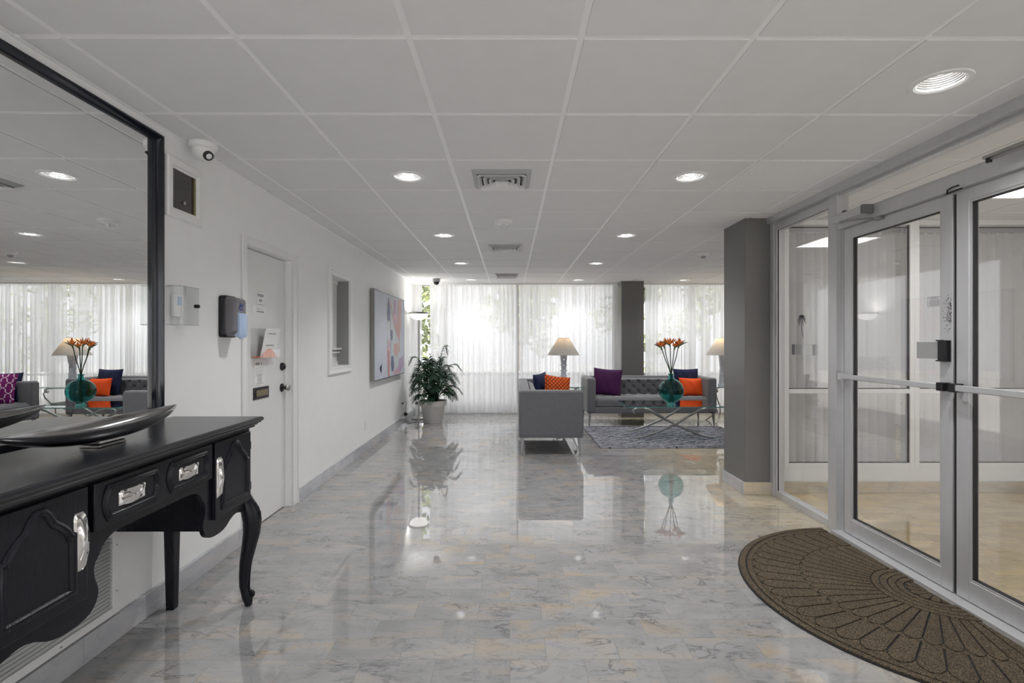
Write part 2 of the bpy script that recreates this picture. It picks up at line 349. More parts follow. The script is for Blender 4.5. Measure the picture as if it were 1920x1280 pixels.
def frame_right(x, y, z):   # faces -x: right = -y
    return Matrix(((0, 0, -1, x), (-1, 0, 0, y), (0, 1, 0, z), (0, 0, 0, 1)))
# ================================================================ THE ROOM
XL = -1.75; YB = 9.62; YR = -4.0; XR = 6.2; XS = 2.28   # left wall, far window line, rear wall, lounge right wall, storefront
# floor
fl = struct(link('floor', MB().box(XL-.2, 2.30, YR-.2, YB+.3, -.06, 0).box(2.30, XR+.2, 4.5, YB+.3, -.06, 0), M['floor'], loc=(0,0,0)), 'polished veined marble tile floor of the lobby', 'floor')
struct(link('floor', MB().box(2.30, 5.2, -1.0, 4.5, -.06, 0), M['vfloor'], loc=(0,0,0)), 'yellowish marble floor of the glazed vestibule', 'floor')
# ceiling: lay-in grid with tegular tiles, holes where the cans sit
T = .6096; X0 = -.3573-T*3; Y0 = 1.8173-T*10
holes = {}
DL = [(-.052-T, 1.512), (-.052-T, 3.341), (-.052-T, 5.170), (-.052-T, 6.999), (-.052-T, 8.827),
      (-.052+2*T, 3.341), (-.052+2*T, 5.170), (-.052+2*T, 6.999), (-.052+2*T, 8.827),
      (-.052+3*T, 2.122), (-.052+5*T, 8.827), (-.052+5*T, 6.999), (-.052+8*T, 6.999),
      (-.052-T, -.317), (-.052+2*T, -.317), (-.052-T, -2.146), (-.052+2*T, -2.146)]  # the last six are unseen extras, added to brighten the room
for x, y in DL: holes[(round((x-X0)/T-.5), round((y-Y0)/T-.5))] = (x, y)
TROF = (3.2, 3.81, 3.22, 3.83)
mb = MB()
nx = 15; ny = 27
zt = CEIL
for i in range(nx):
    for j in range(ny):
        x0, x1, y0, y1 = X0+i*T, X0+(i+1)*T, Y0+j*T, Y0+(j+1)*T
        if x1 < XL or y1 < YR or x0 > XR or y0 > YB+.1: continue
        if x0 > 5.2 and y0 < 4.4: continue
        cx0, cx1, cy0, cy1 = max(x0, XL)+.0125, min(x1, XR)-.0125, max(y0, YR)+.0125, min(y1, YB+.1)-.0125
        if cx1-cx0 < .01 or cy1-cy0 < .01: continue
        if cx0 < TROF[1] and cx1 > TROF[0] and cy0 < TROF[3] and cy1 > TROF[2]:   # tile cut round the vestibule light
            mb.cur = 1
            for (a_, b_, c_, d_) in ((cx0, min(cx1, TROF[0]), cy0, cy1), (max(cx0, TROF[1]), cx1, cy0, cy1), (max(cx0, TROF[0]), min(cx1, TROF[1]), cy0, min(cy1, TROF[2])), (max(cx0, TROF[0]), min(cx1, TROF[1]), max(cy0, TROF[3]), cy1)):
                if b_-a_ > .004 and d_-c_ > .004: mb.box(a_, b_, c_, d_, zt, zt+.012)
            continue
        mb.cur = 2 if (i, j) == (round((1.776-X0)/T-.5), round((3.341-Y0)/T-.5)) else 1
        if (i, j) in holes:
            hx, hy = holes[(i, j)]; r = .082; n = 32; A = []; B = []
            for k in range(n):
                a = 2*PI*k/n; c, s_ = math.cos(a), math.sin(a); q = (T/2-.0125)/max(abs(c), abs(s_))
                A.append((hx+r*c, hy+r*s_, zt)); B.append((hx+q*c, hy+q*s_, zt))
            mb.rings([A, B], cap=False)
            mb.rings([[(p[0], p[1], zt+.006) for p in B], B], cap=False)
        else: mb.box(cx0, cx1, cy0, cy1, zt, zt+.012)
mb.cur = 0
def bar(x0_, x1_, y0_, y1_, z0_, z1_):   # grid bars stop at the vestibule light
    if x0_ < TROF[1] and x1_ > TROF[0] and y0_ < TROF[3] and y1_ > TROF[2]:
        if x1_-x0_ > y1_-y0_: mb.box(x0_, TROF[0]-.005, y0_, y1_, z0_, z1_); mb.box(TROF[1]+.005, x1_, y0_, y1_, z0_, z1_)
        else: mb.box(x0_, x1_, y0_, TROF[2]-.005, z0_, z1_); mb.box(x0_, x1_, TROF[3]+.005, y1_, z0_, z1_)
    else: mb.box(x0_, x1_, y0_, y1_, z0_, z1_)
for i in range(nx+1):
    x = X0+i*T
    if XL < x < XR:
        if x < 5.2: bar(x-.012, x+.012, YR, YB+.1, zt+.004, zt+.03)
        else: mb.box(x-.012, x+.012, 4.5, YB+.1, zt+.004, zt+.03)
for j in range(ny+1):
    y = Y0+j*T
    if YR < y < YB: bar(XL, XR if y > 4.5 else 5.2, y-.012, y+.012, zt+.0045, zt+.028)
mb.box(XL, XL+.02, YR, YB+.1, zt-.002, zt+.02)   # wall angle
struct(link('ceiling', mb, [M['grid'], M['tile'], M['tile_rough']], loc=(0,0,0)), 'suspended ceiling of square white tiles in a white grid', 'ceiling')
struct(link('ceiling', MB().box(XL-.3, XR+.3, YR-.3, YB+.35, 2.62, 2.75), M['interior'], loc=(0,0,0)), 'roof slab above the suspended ceiling', 'ceiling')
# left wall with door and window openings
DO0, DO1, DOT = 3.42, 4.147, 1.965
WO0, WO1, WZ0, WZ1 = 5.03, 5.61, 1.07, 1.972
mb = MB(); xw = XL-.14
mb.box(xw, XL, YR-.1, 1.235, 0, 2.62).box(xw, XL, 1.235, 2.61, 0, .84).box(xw, XL, 1.235, 2.61, 2.355, 2.62).box(xw, XL-.052, 1.235, 2.61, .84, 2.355).box(xw, XL, 2.61, DO0, 0, 2.62).box(xw, XL, DO0, DO1, DOT, 2.62).box(xw, XL, DO1, WO0, 0, 2.62)
mb.box(xw, XL, WO0, WO1, 0, WZ0).box(xw, XL, WO0, WO1, WZ1, 2.62).box(xw, XL, WO1, YB+.3, 0, 2.62)
struct(link('wall_left', mb, M['wall'], loc=(0,0,0)), 'long plain white wall on the left', 'wall')
struct(link('wall_office', MB().box(-3.2, -3.1, 3.0, 6.6, 0, 2.62).box(-3.1, xw, 2.95, 3.0, 0, 2.62).box(-3.1, xw, 6.6, 6.65, 0, 2.62).box(-3.1, xw, 3.0, 6.6, -.05, 0), M['interior'], loc=(0,0,0)), 'pale office wall behind the small window', 'wall')
bb = MB().box(XL, XL+.02, YR, DO0-.056, 0, .112).box(XL, XL+.02, DO1+.093, YB, 0, .112)
struct(link('baseboard_left', bb, M['base'], loc=(0,0,0), bevel=.002), 'low blue-grey marble baseboard along the left wall', 'baseboard')
# right wall of lounge, rear wall, vestibule end and outer walls
struct(link('wall_right', MB().box(XR, XR+.12, 4.4, YB+.3, 0, 2.62), M['wall'], loc=(0,0,0)), 'white wall at the right end of the lounge', 'wall')
mb = MB().box(XL-.1, -1.4, YR-.12, YR, 0, 2.62).box(1.8, 2.4, YR-.12, YR, 0, 2.62).box(-1.4, 1.8, YR-.12, YR, 0, .08).box(-1.4, 1.8, YR-.12, YR, 2.36, 2.62)  # wide opening added behind the camera so sun and sky brighten the room
struct(link('wall_rear', mb, M['wall'], loc=(0,0,0)), 'white wall behind the camera', 'wall')
mb = MB().box(XS, XS+.1, YR, .9, 0, 2.62).box(XS+.1, 5.2, -1.1, -1.0, 0, 2.62)
struct(link('wall_entry', mb, M['wall'], loc=(0,0,0)), 'white wall beside the entrance', 'wall')
mb = MB().box(5.2, 5.3, -1.1, .2, 0, 2.62).box(5.2, 5.3, 3.6, 4.6, 0, 2.62).box(5.2, 5.3, .2, 3.6, 2.2, 2.62)
struct(link('wall_outer', mb, M['wall'], loc=(0,0,0)), 'white outer wall of the vestibule', 'wall')
# pillars
mb = MB().box(2.034, 2.262, 4.455, 4.893, 0, 2.6)
p = struct(link('wall_pillar', mb, M['pillar'], loc=(0,0,0), bevel=.003), 'dark grey painted square pillar beside the glass entrance', 'pillar')
mb = MB().box(2.016, 2.26, 4.435, 4.455, 0, .105); struct(link('baseboard_pillar', mb, M['basew'], loc=(0,0,0), bevel=.002), 'yellowish marble baseboard on the front of the near pillar', 'baseboard')
mb = MB().box(2.014, 2.034, 4.4355, 4.893, 0, .104); struct(link('baseboard_pillar_side', mb, M['base'], loc=(0,0,0), bevel=.002), 'blue-grey marble baseboard on the side of the near pillar', 'baseboard')
mb = MB().box(1.955, 2.35, 9.03, 9.32, 0, 2.6)
struct(link('wall_pillar', mb, M['pillar'], loc=(0,0,0), bevel=.003), 'grey painted pillar behind the sofa between the curtains', 'pillar')
# ---- far window wall
def alu_frame(mb, x0, x1, y0, y1, z0, z1, w, plane='x', ww=None):
    ww = ww or w
    if plane == 'x':   # opening spans x
        mb.box(x0, x0+w, y0, y1, z0, z1).box(x1-w, x1, y0, y1, z0, z1).box(x0+w, x1-w, y0, y1, z0, z0+ww).box(x0+w, x1-w, y0, y1, z1-ww, z1)
    else:
        mb.box(x0, x1, y0, y0+w, z0, z1).box(x0, x1, y1-w, y1, z0, z1).box(x0, x1, y0+w, y1-w, z0, z0+ww).box(x0, x1, y0+w, y1-w, z1-ww, z1)
wins = [(-1.75, -1.2), (-1.2, .13), (.13, 1.95), (2.36, 3.4), (3.4, 4.8), (4.8, 6.2)]
for k, (a, b) in enumerate(wins):
    mb = MB(); alu_frame(mb, a, b, YB, YB+.06, .16, 2.40, .035)
    mb.box(a+.035, b-.035, YB+.005, YB+.055, .70, .74)
    o = struct(link('window_%d' % (k+1), mb, M['alu'], world=((a+b)/2, YB, .16), loc=((a+b)/2, YB, .16)), 'tall aluminium-framed window behind the sheer curtains, number %d from the left' % (k+1), 'window')
    g = link('pane', MB().box(a+.036, b-.036, YB+.028, YB+.034, .196, 2.364), M['glass'], parent=o, world=((a+b)/2, YB, .16))
mb = MB().box(XL, XR, YB-.02, YB+.12, 0, .16).box(XL, XR, YB-.0, YB+.12, 2.40, 2.62)
mb.box(1.95, 2.36, YB-.02, YB+.1, .16, 2.4)
struct(link('wall_front', mb, M['white'], loc=(0,0,0)), 'low white sill wall under the curtained windows', 'wall')
struct(link('trim_curtain_rail', MB().box(XL, 1.94, 9.36, 9.44, CEIL-.022, CEIL).box(2.36, XR, 9.36, 9.44, CEIL-.022, CEIL), M['white'], loc=(0,0,0)), 'white curtain track under the ceiling by the windows', 'curtain rail')
# ---- curtains
def curtain(x0, x1, y, label, seed, zt_=CEIL-.02):
    rnd = random.Random(seed); n = int((x1-x0)/.0075); xs = []; ph = 0; amp = []
    f = 55; 
    pts = []
    for i in range(n+1):
        t = i/n; f += rnd.uniform(-9, 9); f = min(92, max(38, f)); ph += f*(x1-x0)/n
        pts.append((x0+(x1-x0)*t, ph, .5+.5*math.sin(i*.031+seed)+rnd.uniform(-.06, .06)))
    zs = [zt_, zt_-.03, zt_-.07, zt_-.25, 1.5, .9, .4, .035]
    am = [.010, .007, .012, .020, .028, .032, .036, .040]
    mb = MB(); vs = []
    for z, a in zip(zs, am):
        for (x, p, q) in pts:
            vs.append((x+.006*math.sin(p*.5+z)*(1 if z < 2 else .3), y+a*(math.sin(p)*(.65+.5*q)+.25*math.sin(p*2.3+seed+z*.8)), z))
    m = n+1; mb.add(vs, [(j*m+i, j*m+i+1, (j+1)*m+i+1, (j+1)*m+i) for j in range(len(zs)-1) for i in range(n)])
    o = link('sheer_curtain', mb, M['sheer'], smooth=80)
    return tag(o, label, 'curtain', 'sheer white curtains')
curtain(-1.745, -1.60, 9.40, 'narrow strip of sheer white curtain against the left wall corner', 5)
curtain(-1.46, .125, 9.40, 'wide sheer white curtain behind the potted palm', 1)
curtain(.165, 1.90, 9.40, 'sheer white curtain behind the shaded lamp and left end of the sofa', 2)
curtain(2.46, 4.3, 9.40, 'sheer white curtain right of the far grey pillar behind the flowers', 3)
curtain(4.32, 6.15, 9.40, 'sheer white curtain at the far right end of the lounge', 4)
# ---- storefront on the right
def fr(name, mb, label=None, cat='trim'):
    return struct(link(name, mb, M['alu'], loc=(0,0,0), bevel=.0015), label, cat)
A0, A1 = 2.25, 2.335
fr('trim_1', MB().box(A0-.03, A1, .9, 4.455, 2.335, CEIL+.02).box(A0+.02, A1, .9, 4.40, 2.318, 2.335), 'aluminium head channel of the glass front along the ceiling')
fr('trim_2', MB().box(A0, A1, 4.395, 4.45, 0, 2.335), 'aluminium jamb beside the near grey pillar')
fr('trim_3', MB().box(A0, A1, 3.545, 3.62, 0, 2.335).box(A0+.03, A1-.01, 3.515, 3.545, 0, 2.16), 'aluminium mullion between side pane and door')
fr('trim_4', MB().box(A0+.005, A1, .9, 3.545, 2.085, 2.16).box(A0+.02, A1, .9, 3.545, 2.16, 2.178), 'aluminium header bar above the glass doors')
fr('trim_5', MB().box(A0-.04, A1+.05, .9, 3.545, 0, .022), 'aluminium threshold under the glass doors')
fr('trim_6', MB().box(A0, A1, 1.66, 1.74, 0, 2.085).box(A0, A1, .86, .92, 0, 2.335), 'aluminium mullion at the near side of the doors')
# side pane
mb = MB(); alu_frame(mb, A0+.01, A1-.01, 3.62, 4.395, 0, 2.318, .035, 'y', .055)
sp = struct(link('window_7', mb, M['alu'], loc=(2.29, 4.0, 0), world=(2.29, 4.0, 0), bevel=.002), 'fixed glass side pane between the grey pillar and the doors', 'window')
link('pane', MB().box(2.287, 2.293, 3.656, 4.359, .056, 2.262), M['glass'], parent=sp, world=(2.29, 4.0, 0))
g = link('gasket', MB().box(2.268, 2.2795, 3.652, 3.656, .05, 2.268).box(2.268, 2.2795, 4.359, 4.364, .05, 2.268).box(2.268, 2.2795, 3.652, 4.364, 2.262, 2.268), M['aludark'], parent=sp, world=(2.29, 4.0, 0))
# transom panes
tp = struct(link('window_8', MB().box(2.287, 2.293, .92, 3.543, 2.179, 2.317), M['glass']), 'long glass transom above the doors', 'window')
np_ = struct(link('window_9', MB().box(2.287, 2.293, .92, 1.66, .02, 2.084), M['glass']), 'glass pane nearest the camera beside the doors', 'window')
# palm decal on side pane, and a plate standing in for a handle's reflection
mb = MB(); cy, cz = 4.03, 1.46
def leafstrip(mb, pts, wd, x):
    R = []
    for k, (y, z) in enumerate(pts):
        a = pts[max(0, k-1)]; b = pts[min(len(pts)-1, k+1)]; d = Vector((b[0]-a[0], b[1]-a[1])); d.normalize(); n = Vector((-d.y, d.x)); w_ = wd*math.sin(PI*(k+.6)/(len(pts)+.2))
        R.append([(x, y+n.x*w_, z+n.y*w_), (x, y-n.x*w_, z-n.y*w_), (x+.0006, y-n.x*w_, z-n.y*w_), (x+.0006, y+n.x*w_, z+n.y*w_)])
    mb.rings(R)
leafstrip(mb, [(cy-.018, cz-.115), (cy-.004, cz-.06), (cy+.004, cz), (cy+.004, cz+.05)], .006, 2.286)
for a, l in ((.25, .045), (.75, .05), (1.3, .035), (1.9, .04), (2.5, .05), (3.0, .05), (3.5, .06), (-.3, .06), (-.8, .05), (4.1, .045)):
    leafstrip(mb, [(cy+.004+l*t*math.cos(a), cz+.055+l*t*math.sin(a)-.035*t*t) for t in (0, .3, .6, .8, 1)], .0062, 2.286)
tag(link('palm_decal', mb, M['greyplast']), 'small dark palm tree emblem on the glass side pane', 'decal')
pl = thing('pull_or_reflection_plate', 'grey translucent plate standing in for a handle reflection in the side pane below the palm emblem', 'plate', (2.2845, 4.0, 1.215))
link('plate', MB().box(2.279, 2.286, 3.87, 4.13, 1.215, 1.295), M['acrylic'], parent=pl, world=pl.location, bevel=.001)
link('end_cap', MB().box(2.276, 2.286, 4.13, 4.155, 1.213, 1.297), M['greyplast'], parent=pl, world=pl.location)
link('end_cap', MB().box(2.276, 2.286, 3.85, 3.87, 1.213, 1.297), M['frost'], parent=pl, world=pl.location)
# doors
def glass_door(nm, y0, y1, hinge_far, label):
    o = thing(nm, label, 'door', (2.3, (y0+y1)/2, .024)); o['kind'] = 'structure'; Wd = o.location
    mb = MB(); X_0, X_1 = 2.278, 2.322; st = .072
    mb.box(X_0, X_1, y0, y0+st, .026, 2.078).box(X_0, X_1, y1-st, y1, .026, 2.078).box(X_0, X_1, y0+st, y1-st, .026, .128).box(X_0, X_1, y0+st, y1-st, 2.018, 2.078)
    link('door_frame', mb, M['alu'], parent=o, world=Wd, bevel=.002)
    mb = MB(); a, b, c, d = y0+st, y1-st, .128, 2.018
    for i_, (q, t) in enumerate(((.010, X_0+.004),)):
        mb.box(t, X_1-.004, a, a+q, c, d).box(t, X_1-.004, b-q, b, c, d).box(t, X_1-.004, a+q, b-q, c, c+q).box(t, X_1-.004, a+q, b-q, d-q, d)
    link('glazing_bead', mb, M['alu'], parent=o, world=Wd)
    mb = MB(); a += .010; b -= .010; c += .010; d -= .010; q = .004
    mb.box(2.288, 2.312, a, a+q, c, d).box(2.288, 2.312, b-q, b, c, d).box(2.288, 2.312, a+q, b-q, c, c+q).box(2.288, 2.312, a+q, b-q, d-q, d)
    link('gasket', mb, M['aludark'], parent=o, world=Wd)
    link('pane', MB().box(2.297, 2.303, a+q, b-q, c+q, d-q), M['glass'], parent=o, world=Wd)
    # push bar
    pb = link('push_bar', MB().box(2.232, 2.25, y0+.03, y1-.03, 1.066, 1.098), M['alu'], parent=o, world=Wd, bevel=.004)
    for yy in (y0+.005, y1-.045):
        link('bar_bracket', MB().box(2.228, 2.2775, yy, yy+.04, 1.06, 1.104), M['alu' if (yy > y0+.1) == hinge_far else 'darkmetal'], parent=o, world=Wd, bevel=.003)
    return o
d2 = glass_door('door_2', 2.645, 3.507, True, 'glass entrance door next to the side pane, with lock box')
d3 = glass_door('door_3', 1.745, 2.622, False, 'glass entrance door cut off by the right edge of the picture')
link('weather_strip', MB().box(2.284, 2.318, 2.624, 2.640, .03, 2.07), M['aludark'], parent=d2, world=d2.location)
lb = link('lock_box', MB().box(2.245, 2.2775, 2.652, 2.700, 1.212, 1.323), M['black'], parent=d2, world=d2.location, bevel=.003)
link('pull_or_reflection_plate', MB().box(2.262, 2.270, 2.700, 2.86, 1.225, 1.315), M['frost'], parent=d2, world=d2.location, bevel=.002)
link('plate_clip', MB().box(2.255, 2.2775, 2.700, 2.722, 1.318, 1.325).box(2.255, 2.2775, 2.700, 2.722, 1.212, 1.219), M['black'], parent=d2, world=d2.location)
nt_ = thing('notice_sticker', 'small NOTICE sticker on the glass of the door with the lock box', 'sticker', (2.2965, 2.79, 1.5))
mb = MB(); a, b, c, d = 2.737, 2.825, 1.505, 1.56
mb.box(2.2955, 2.2965, a, a+.0015, c, d).box(2.2955, 2.2965, b-.0015, b, c, d).box(2.2955, 2.2965, a+.0015, b-.0015, c, c+.0015).box(2.2955, 2.2965, a+.0015, b-.0015, d-.0015, d)
for k in range(5): mb.box(2.2955, 2.2965, a+.01, b-.01-.006*(k % 2), c+.007+k*.0065, c+.0095+k*.0065)
link('printed_lines', mb, M['ink'], parent=nt_, world=nt_.location)
link('sticker_film', MB().box(2.2966, 2.2969, a, b, c, d), M['acrylic'], parent=nt_, world=nt_.location)
t_ = text('NOTICE', .013, M['ink'], nt_, frame_right(2.2962-nt_.location.x, (a+b)/2-nt_.location.y, d-.014-nt_.location.z))
# scuff marks on the door stile
rnd = random.Random(3); mb = MB()
for k in range(230):
    y = 2.650+abs(rnd.gauss(0, .022)); z = rnd.gauss(1.47, .045)
    if y > 2.712 or abs(z-1.47) > .12: continue
    s_ = rnd.uniform(.0008, .0024); mb.box(2.2772, 2.2779, y, y+s_, z, z+s_*rnd.uniform(1, 3))
sd_ = link('scuff_marks', mb, M['aludark'], parent=d2, world=d2.location)
# door closers
M['capgrey'] = mat('closer_cap_grey', (.16, .16, .16), .5)
def closer(y, label, armdir, zb=2.118):
    o = thing('door_closer', label, 'door closer', (2.22, y, zb), group=None); Wd = o.location
    link('closer_body', MB().box(2.19, 2.2545, y-.15, y+.15, zb-.002, zb+.05), M['alu'], parent=o, world=Wd, bevel=.006)
    link('end_cap', MB().box(2.186, 2.2545, y-.175, y-.15, zb-.004, zb+.052), M['capgrey'], parent=o, world=Wd, bevel=.004)
    link('spindle', MB().lathe([(.016, 0), (.016, .014), (.008, .018)], (2.222, y+.05, zb+.05), 16), M['darkmetal'], parent=o, world=Wd, smooth=40)
    mb = MB().tube([(2.222, y+.08, zb-.008), (2.17, y+.02, zb-.02), (2.16, y-.06, zb-.024)], .006, 8).tube([(2.16, y-.06, zb-.024), (2.235, y-.16, zb-.035), (2.262, y-.2, zb-.04)], .006, 8)
    mb.box(2.25, 2.28, y-.24, y-.18, zb-.055, zb-.038)
    link('closer_arm', mb, M['steel'], parent=o, world=Wd, smooth=40)
    return o
closer(3.36, 'grey hydraulic closer above the door with the lock box', 1)
o = thing('door_closer', 'long folding closer arm above the right-hand door, at the picture edge', 'door closer', (2.2, 2.25, 2.15)); Wd = o.location
link('closer_arm', MB().box(2.186, 2.20, 2.02, 2.38, 2.158, 2.172).box(2.20, 2.214, 1.95, 2.36, 2.148, 2.160), M['steel'], parent=o, world=Wd, bevel=.003)
link('pivot', MB().lathe([(.012, -.02), (.012, .01), (.006, .014)], (2.205, 2.365, 2.16), 14), M['darkmetal'], parent=o, world=Wd, smooth=40)
link('closer_body', MB().box(2.205, 2.2545, 1.90, 2.16, 2.115, 2.147), M['alu'], parent=o, world=Wd, bevel=.006)
o = thing('door_holder', 'dark slender hold-open latch where the two glass doors meet the header', 'latch', (2.26, 2.62, 2.07)); Wd = o.location
link('latch_bar', MB().tube([(2.262, 2.665, 2.080), (2.252, 2.64, 2.077), (2.262, 2.57, 2.083)], .004, 8), M['darkmetal'], parent=o, world=Wd, smooth=40)
link('latch_hook', MB().tube([(2.25, 2.645, 2.078), (2.248, 2.64, 2.094), (2.248, 2.61, 2.100), (2.248, 2.575, 2.099)], .004, 8), M['darkmetal'], parent=o, world=Wd, smooth=40)
# vestibule far wall (towards the lounge): low wall, framed windows with vertical blinds behind
struct(link('wall_vestibule', MB().box(2.262, 5.2, 4.50, 4.62, 0, .215).box(2.262, 2.40, 4.56, 4.62, .215, 2.6), M['white'], loc=(0,0,0)), 'low white wall under the vestibule windows', 'wall')
struct(link('baseboard_vestibule', MB().box(2.34, 5.2, 4.48, 4.50, 0, .10), M['basew'], loc=(0,0,0), bevel=.002), 'yellowish marble baseboard at the back of the vestibule', 'baseboard')
vw = [(2.40, 3.545), (3.545, 5.2)]
for k, (a, b) in enumerate(vw):
    mb = MB(); alu_frame(mb, a, b, 4.50, 4.55, .215, 2.385, .042)
    mb.box(a+.042, b-.042, 4.50, 4.55, .865, .905)
    if k == 0: mb.box(2.36, 2.40, 4.50, 4.55, .215, 2.385)
    o = struct(link('window_%d' % (10+k), mb, M['white'], world=((a+b)/2, 4.5, .215), loc=((a+b)/2, 4.5, .215), bevel=.002), ('window with closed blinds seen through the side pane and left door', 'window with closed blinds seen through the right-hand door')[k], 'window')
    link('pane', MB().box(a+.043, b-.043, 4.524, 4.530, .258, .864).box(a+.043, b-.043, 4.524, 4.530, .906, 2.342), M['glass'], parent=o, world=((a+b)/2, 4.5, .215))
    link('gasket', MB().box(b-.05, b-.042, 4.512, 4.522, .258, 2.343).box(a+.042, b-.042, 4.512, 4.522, .257, .262).box(a+.042, b-.042, 4.512, 4.522, .905, .911).box(a+.042, b-.042, 4.512, 4.522, 2.318, 2.325), M['aludark'], parent=o, world=((a+b)/2, 4.5, .215))
    # vertical blind: rail, clips and vanes
    bl = thing('vertical_blind', ('pale grey vertical blind behind the window left of the frame post', 'pale grey vertical blind seen through the right-hand door')[k], 'blind', ((a+b)/2, 4.60, .24), group='vertical blinds behind the vestibule windows')
    link('head_rail', MB().box(a+.02, b-.02, 4.625, 4.665, 2.30, 2.345), M['alu'], parent=bl, world=bl.location)
    cm = MB(); nn = int((b-a-.06)/.081); rnd = random.Random(k)
    for i in range(nn):
        x = a+.05+i*.081; t = rnd.uniform(-.05, .05); dy = -.022
        v = MB(); v.grid(lambda u, q: (x+(u-.5)*.089, 4.648+(u-.5)*2*dy+t*.02*u-.010*math.cos((u-.5)*PI), .24+q*2.045), 6, 1)
        link('vane', v, M['blind'], parent=bl, world=bl.location, smooth=60)
        link('carrier_clip', MB().box(x-.013, x+.013, 4.640, 4.652, 2.283, 2.302), M['white'], parent=bl, world=bl.location)
# vestibule troffer
o = thing('ceiling_light', 'bright rectangular fluorescent ceiling panel in the vestibule', 'ceiling light', (3.505, 3.525, CEIL)); Wd = o.location
mb = MB(); x0, x1, y0, y1 = TROF
mb.box(x0-.01, x0+.02, y0, y1, CEIL-.004, CEIL+.03).box(x1-.02, x1+.01, y0, y1, CEIL-.004, CEIL+.03).box(x0+.02, x1-.02, y0-.01, y0+.02, CEIL-.004, CEIL+.03).box(x0+.02, x1-.02, y1-.02, y1+.01, CEIL-.004, CEIL+.03)
link('frame', mb, M['white'], parent=o, world=Wd, bevel=.002)
link('diffuser', MB().box(x0+.021, x1-.021, y0+.021, y1-.021, CEIL+.004, CEIL+.010), M['troffer'], parent=o, world=Wd)
# left wall: office door
d1 = thing('door_1', 'white office door in the left wall with notices and a mail slot', 'door', (-1.82, 3.78, 0)); d1['kind'] = 'structure'; Wd = d1.location
XD = -1.805
link('door_leaf', MB().box(XD-.04, XD, DO0+.004, 4.128, .008, DOT-.006), M['door'], parent=d1, world=Wd, bevel=.001)
link('door_stop', MB().box(XL-.1, XL-.041, 4.131, DO1, 0, DOT), M['white'], parent=d1, world=Wd)
mb = MB()
mb.box(XL+.0005, XL+.014, DO0-.056, DO0, 0, DOT+.05).box(XL+.0005, XL+.014, DO1, DO1+.078, 0, DOT+.05).box(XL+.0005, XL+.014, DO0, DO1, DOT, DOT+.05)
mb.box(XL+.0005, XL+.022, DO1+.0785, DO1+.093, 0, DOT+.05)
link('door_casing', mb, M['white'], parent=d1, world=Wd, bevel=.003)
k = link('door_knob', MB().tube([(XD, 4.085, .955), (XD+.02, 4.085, .955), (XD+.035, 4.085, .955), (XD+.05, 4.085, .955), (XD+.062, 4.085, .955), (XD+.066, 4.085, .955)], [.01, .01, .018, .026, .02, .006], 16), M['steel'], parent=d1, world=Wd, smooth=50)
link('rose', MB().tube([(XD, 4.085, .955), (XD+.008, 4.085, .955), (XD+.012, 4.085, .955)], [.033, .033, .024], 24), M['darkmetal'], parent=k)
for ch in k.children: ch.data.transform(Matrix.Translation(-Wd))
link('deadbolt', MB().tube([(XD, 4.085, 1.122), (XD+.012, 4.085, 1.122), (XD+.028, 4.085, 1.122), (XD+.03, 4.085, 1.122)], [.031, .030, .018, .010], 24), M['darkmetal'], parent=d1, world=Wd, smooth=40)
ms = link('mail_slot', MB().box(XD, XD+.006, 3.63, 3.86, .905, .99), M['darkmetal'], parent=d1, world=Wd, bevel=.002)
mf = MB().box(XD+.006, XD+.011, 3.665, 3.835, .925, .97)
f_ = link('slot_flap', mf, M['brass'], parent=ms, world=Wd, bevel=.002)
# notices and brochure holder on the door
def sheet(y0, y1, z0, z1, label, lines, head=None, x=XD):
    o = thing('paper_notice', label, 'notice', (x+.001, (y0+y1)/2, z0)); Wd_ = o.location
    link('sheet', MB().box(x+.0004, x+.002, y0, y1, z0, z1), M['paper'], parent=o, world=Wd_)
    mb = MB()
    for (a, b, z, h) in lines: mb.box(x+.0021, x+.0026, y0+(y1-y0)*a, y0+(y1-y0)*b, z, z+h)
    if lines: link('printed_lines', mb, M['ink'], parent=o, world=Wd_)
    if head:
        for t, s_, z in head: text(t, s_, M['ink'], o, frame_left(x+.0024-Wd_.x, (y0+y1)/2-Wd_.y, z-Wd_.z))
    return o
sheet(3.685, 3.79, 1.575, 1.69, 'upright small notice with bold print high on the white office door', [(.08, .92, 1.678, .003), (.08, .92, 1.583, .003)]+[(.1+.17*i, .22+.17*i, 1.640, .022) for i in range(5)]+[(.3+.15*i, .41+.15*i, 1.606, .018) for i in range(3)])
sheet(3.615, 3.83, 1.522, 1.572, 'narrow horizontal notice strip above the brochure holder', [(.3, .8, 1.529, .008), (.32, .6, 1.55, .003)])
ls = [(.1, .9, 1.135-.013*k, .002) for k in range(2, 8)]+[(.3, .7, 1.05-.008*k, .003) for k in range(8)]+[(.1, .9, .985, .003), (.1, .7, .975, .002), (.05, .12, .955, .012)]
ls = [(a, b, z+.03, h) for a, b, z, h in ls]
sheet(3.645, 3.80, .998, 1.185, 'long printed paper notice between brochure holder and mail slot', [l for l in ls if 1.0 < l[2] < 1.13]+[(.12, .5, 1.152, .014), (.66, .72, 1.148, .02)])
bh = thing('brochure_holder', 'clear acrylic holder with a folded leaflet on the white office door', 'holder', (XD+.03, 3.82, 1.2)); Wd = bh.location
mb = MB(); mb.box(XD, XD+.004, 3.60, 3.975, 1.2, 1.42).box(XD+.004, XD+.065, 3.60, 3.603, 1.2, 1.30).box(XD+.004, XD+.065, 3.90, 3.903, 1.2, 1.27).box(XD+.004, XD+.065, 3.603, 3.90, 1.2, 1.204).box(XD+.065, XD+.068, 3.60, 3.903, 1.2, 1.26)
link('acrylic_tray', mb, M['acrylic'], parent=bh, world=Wd, bevel=.001)
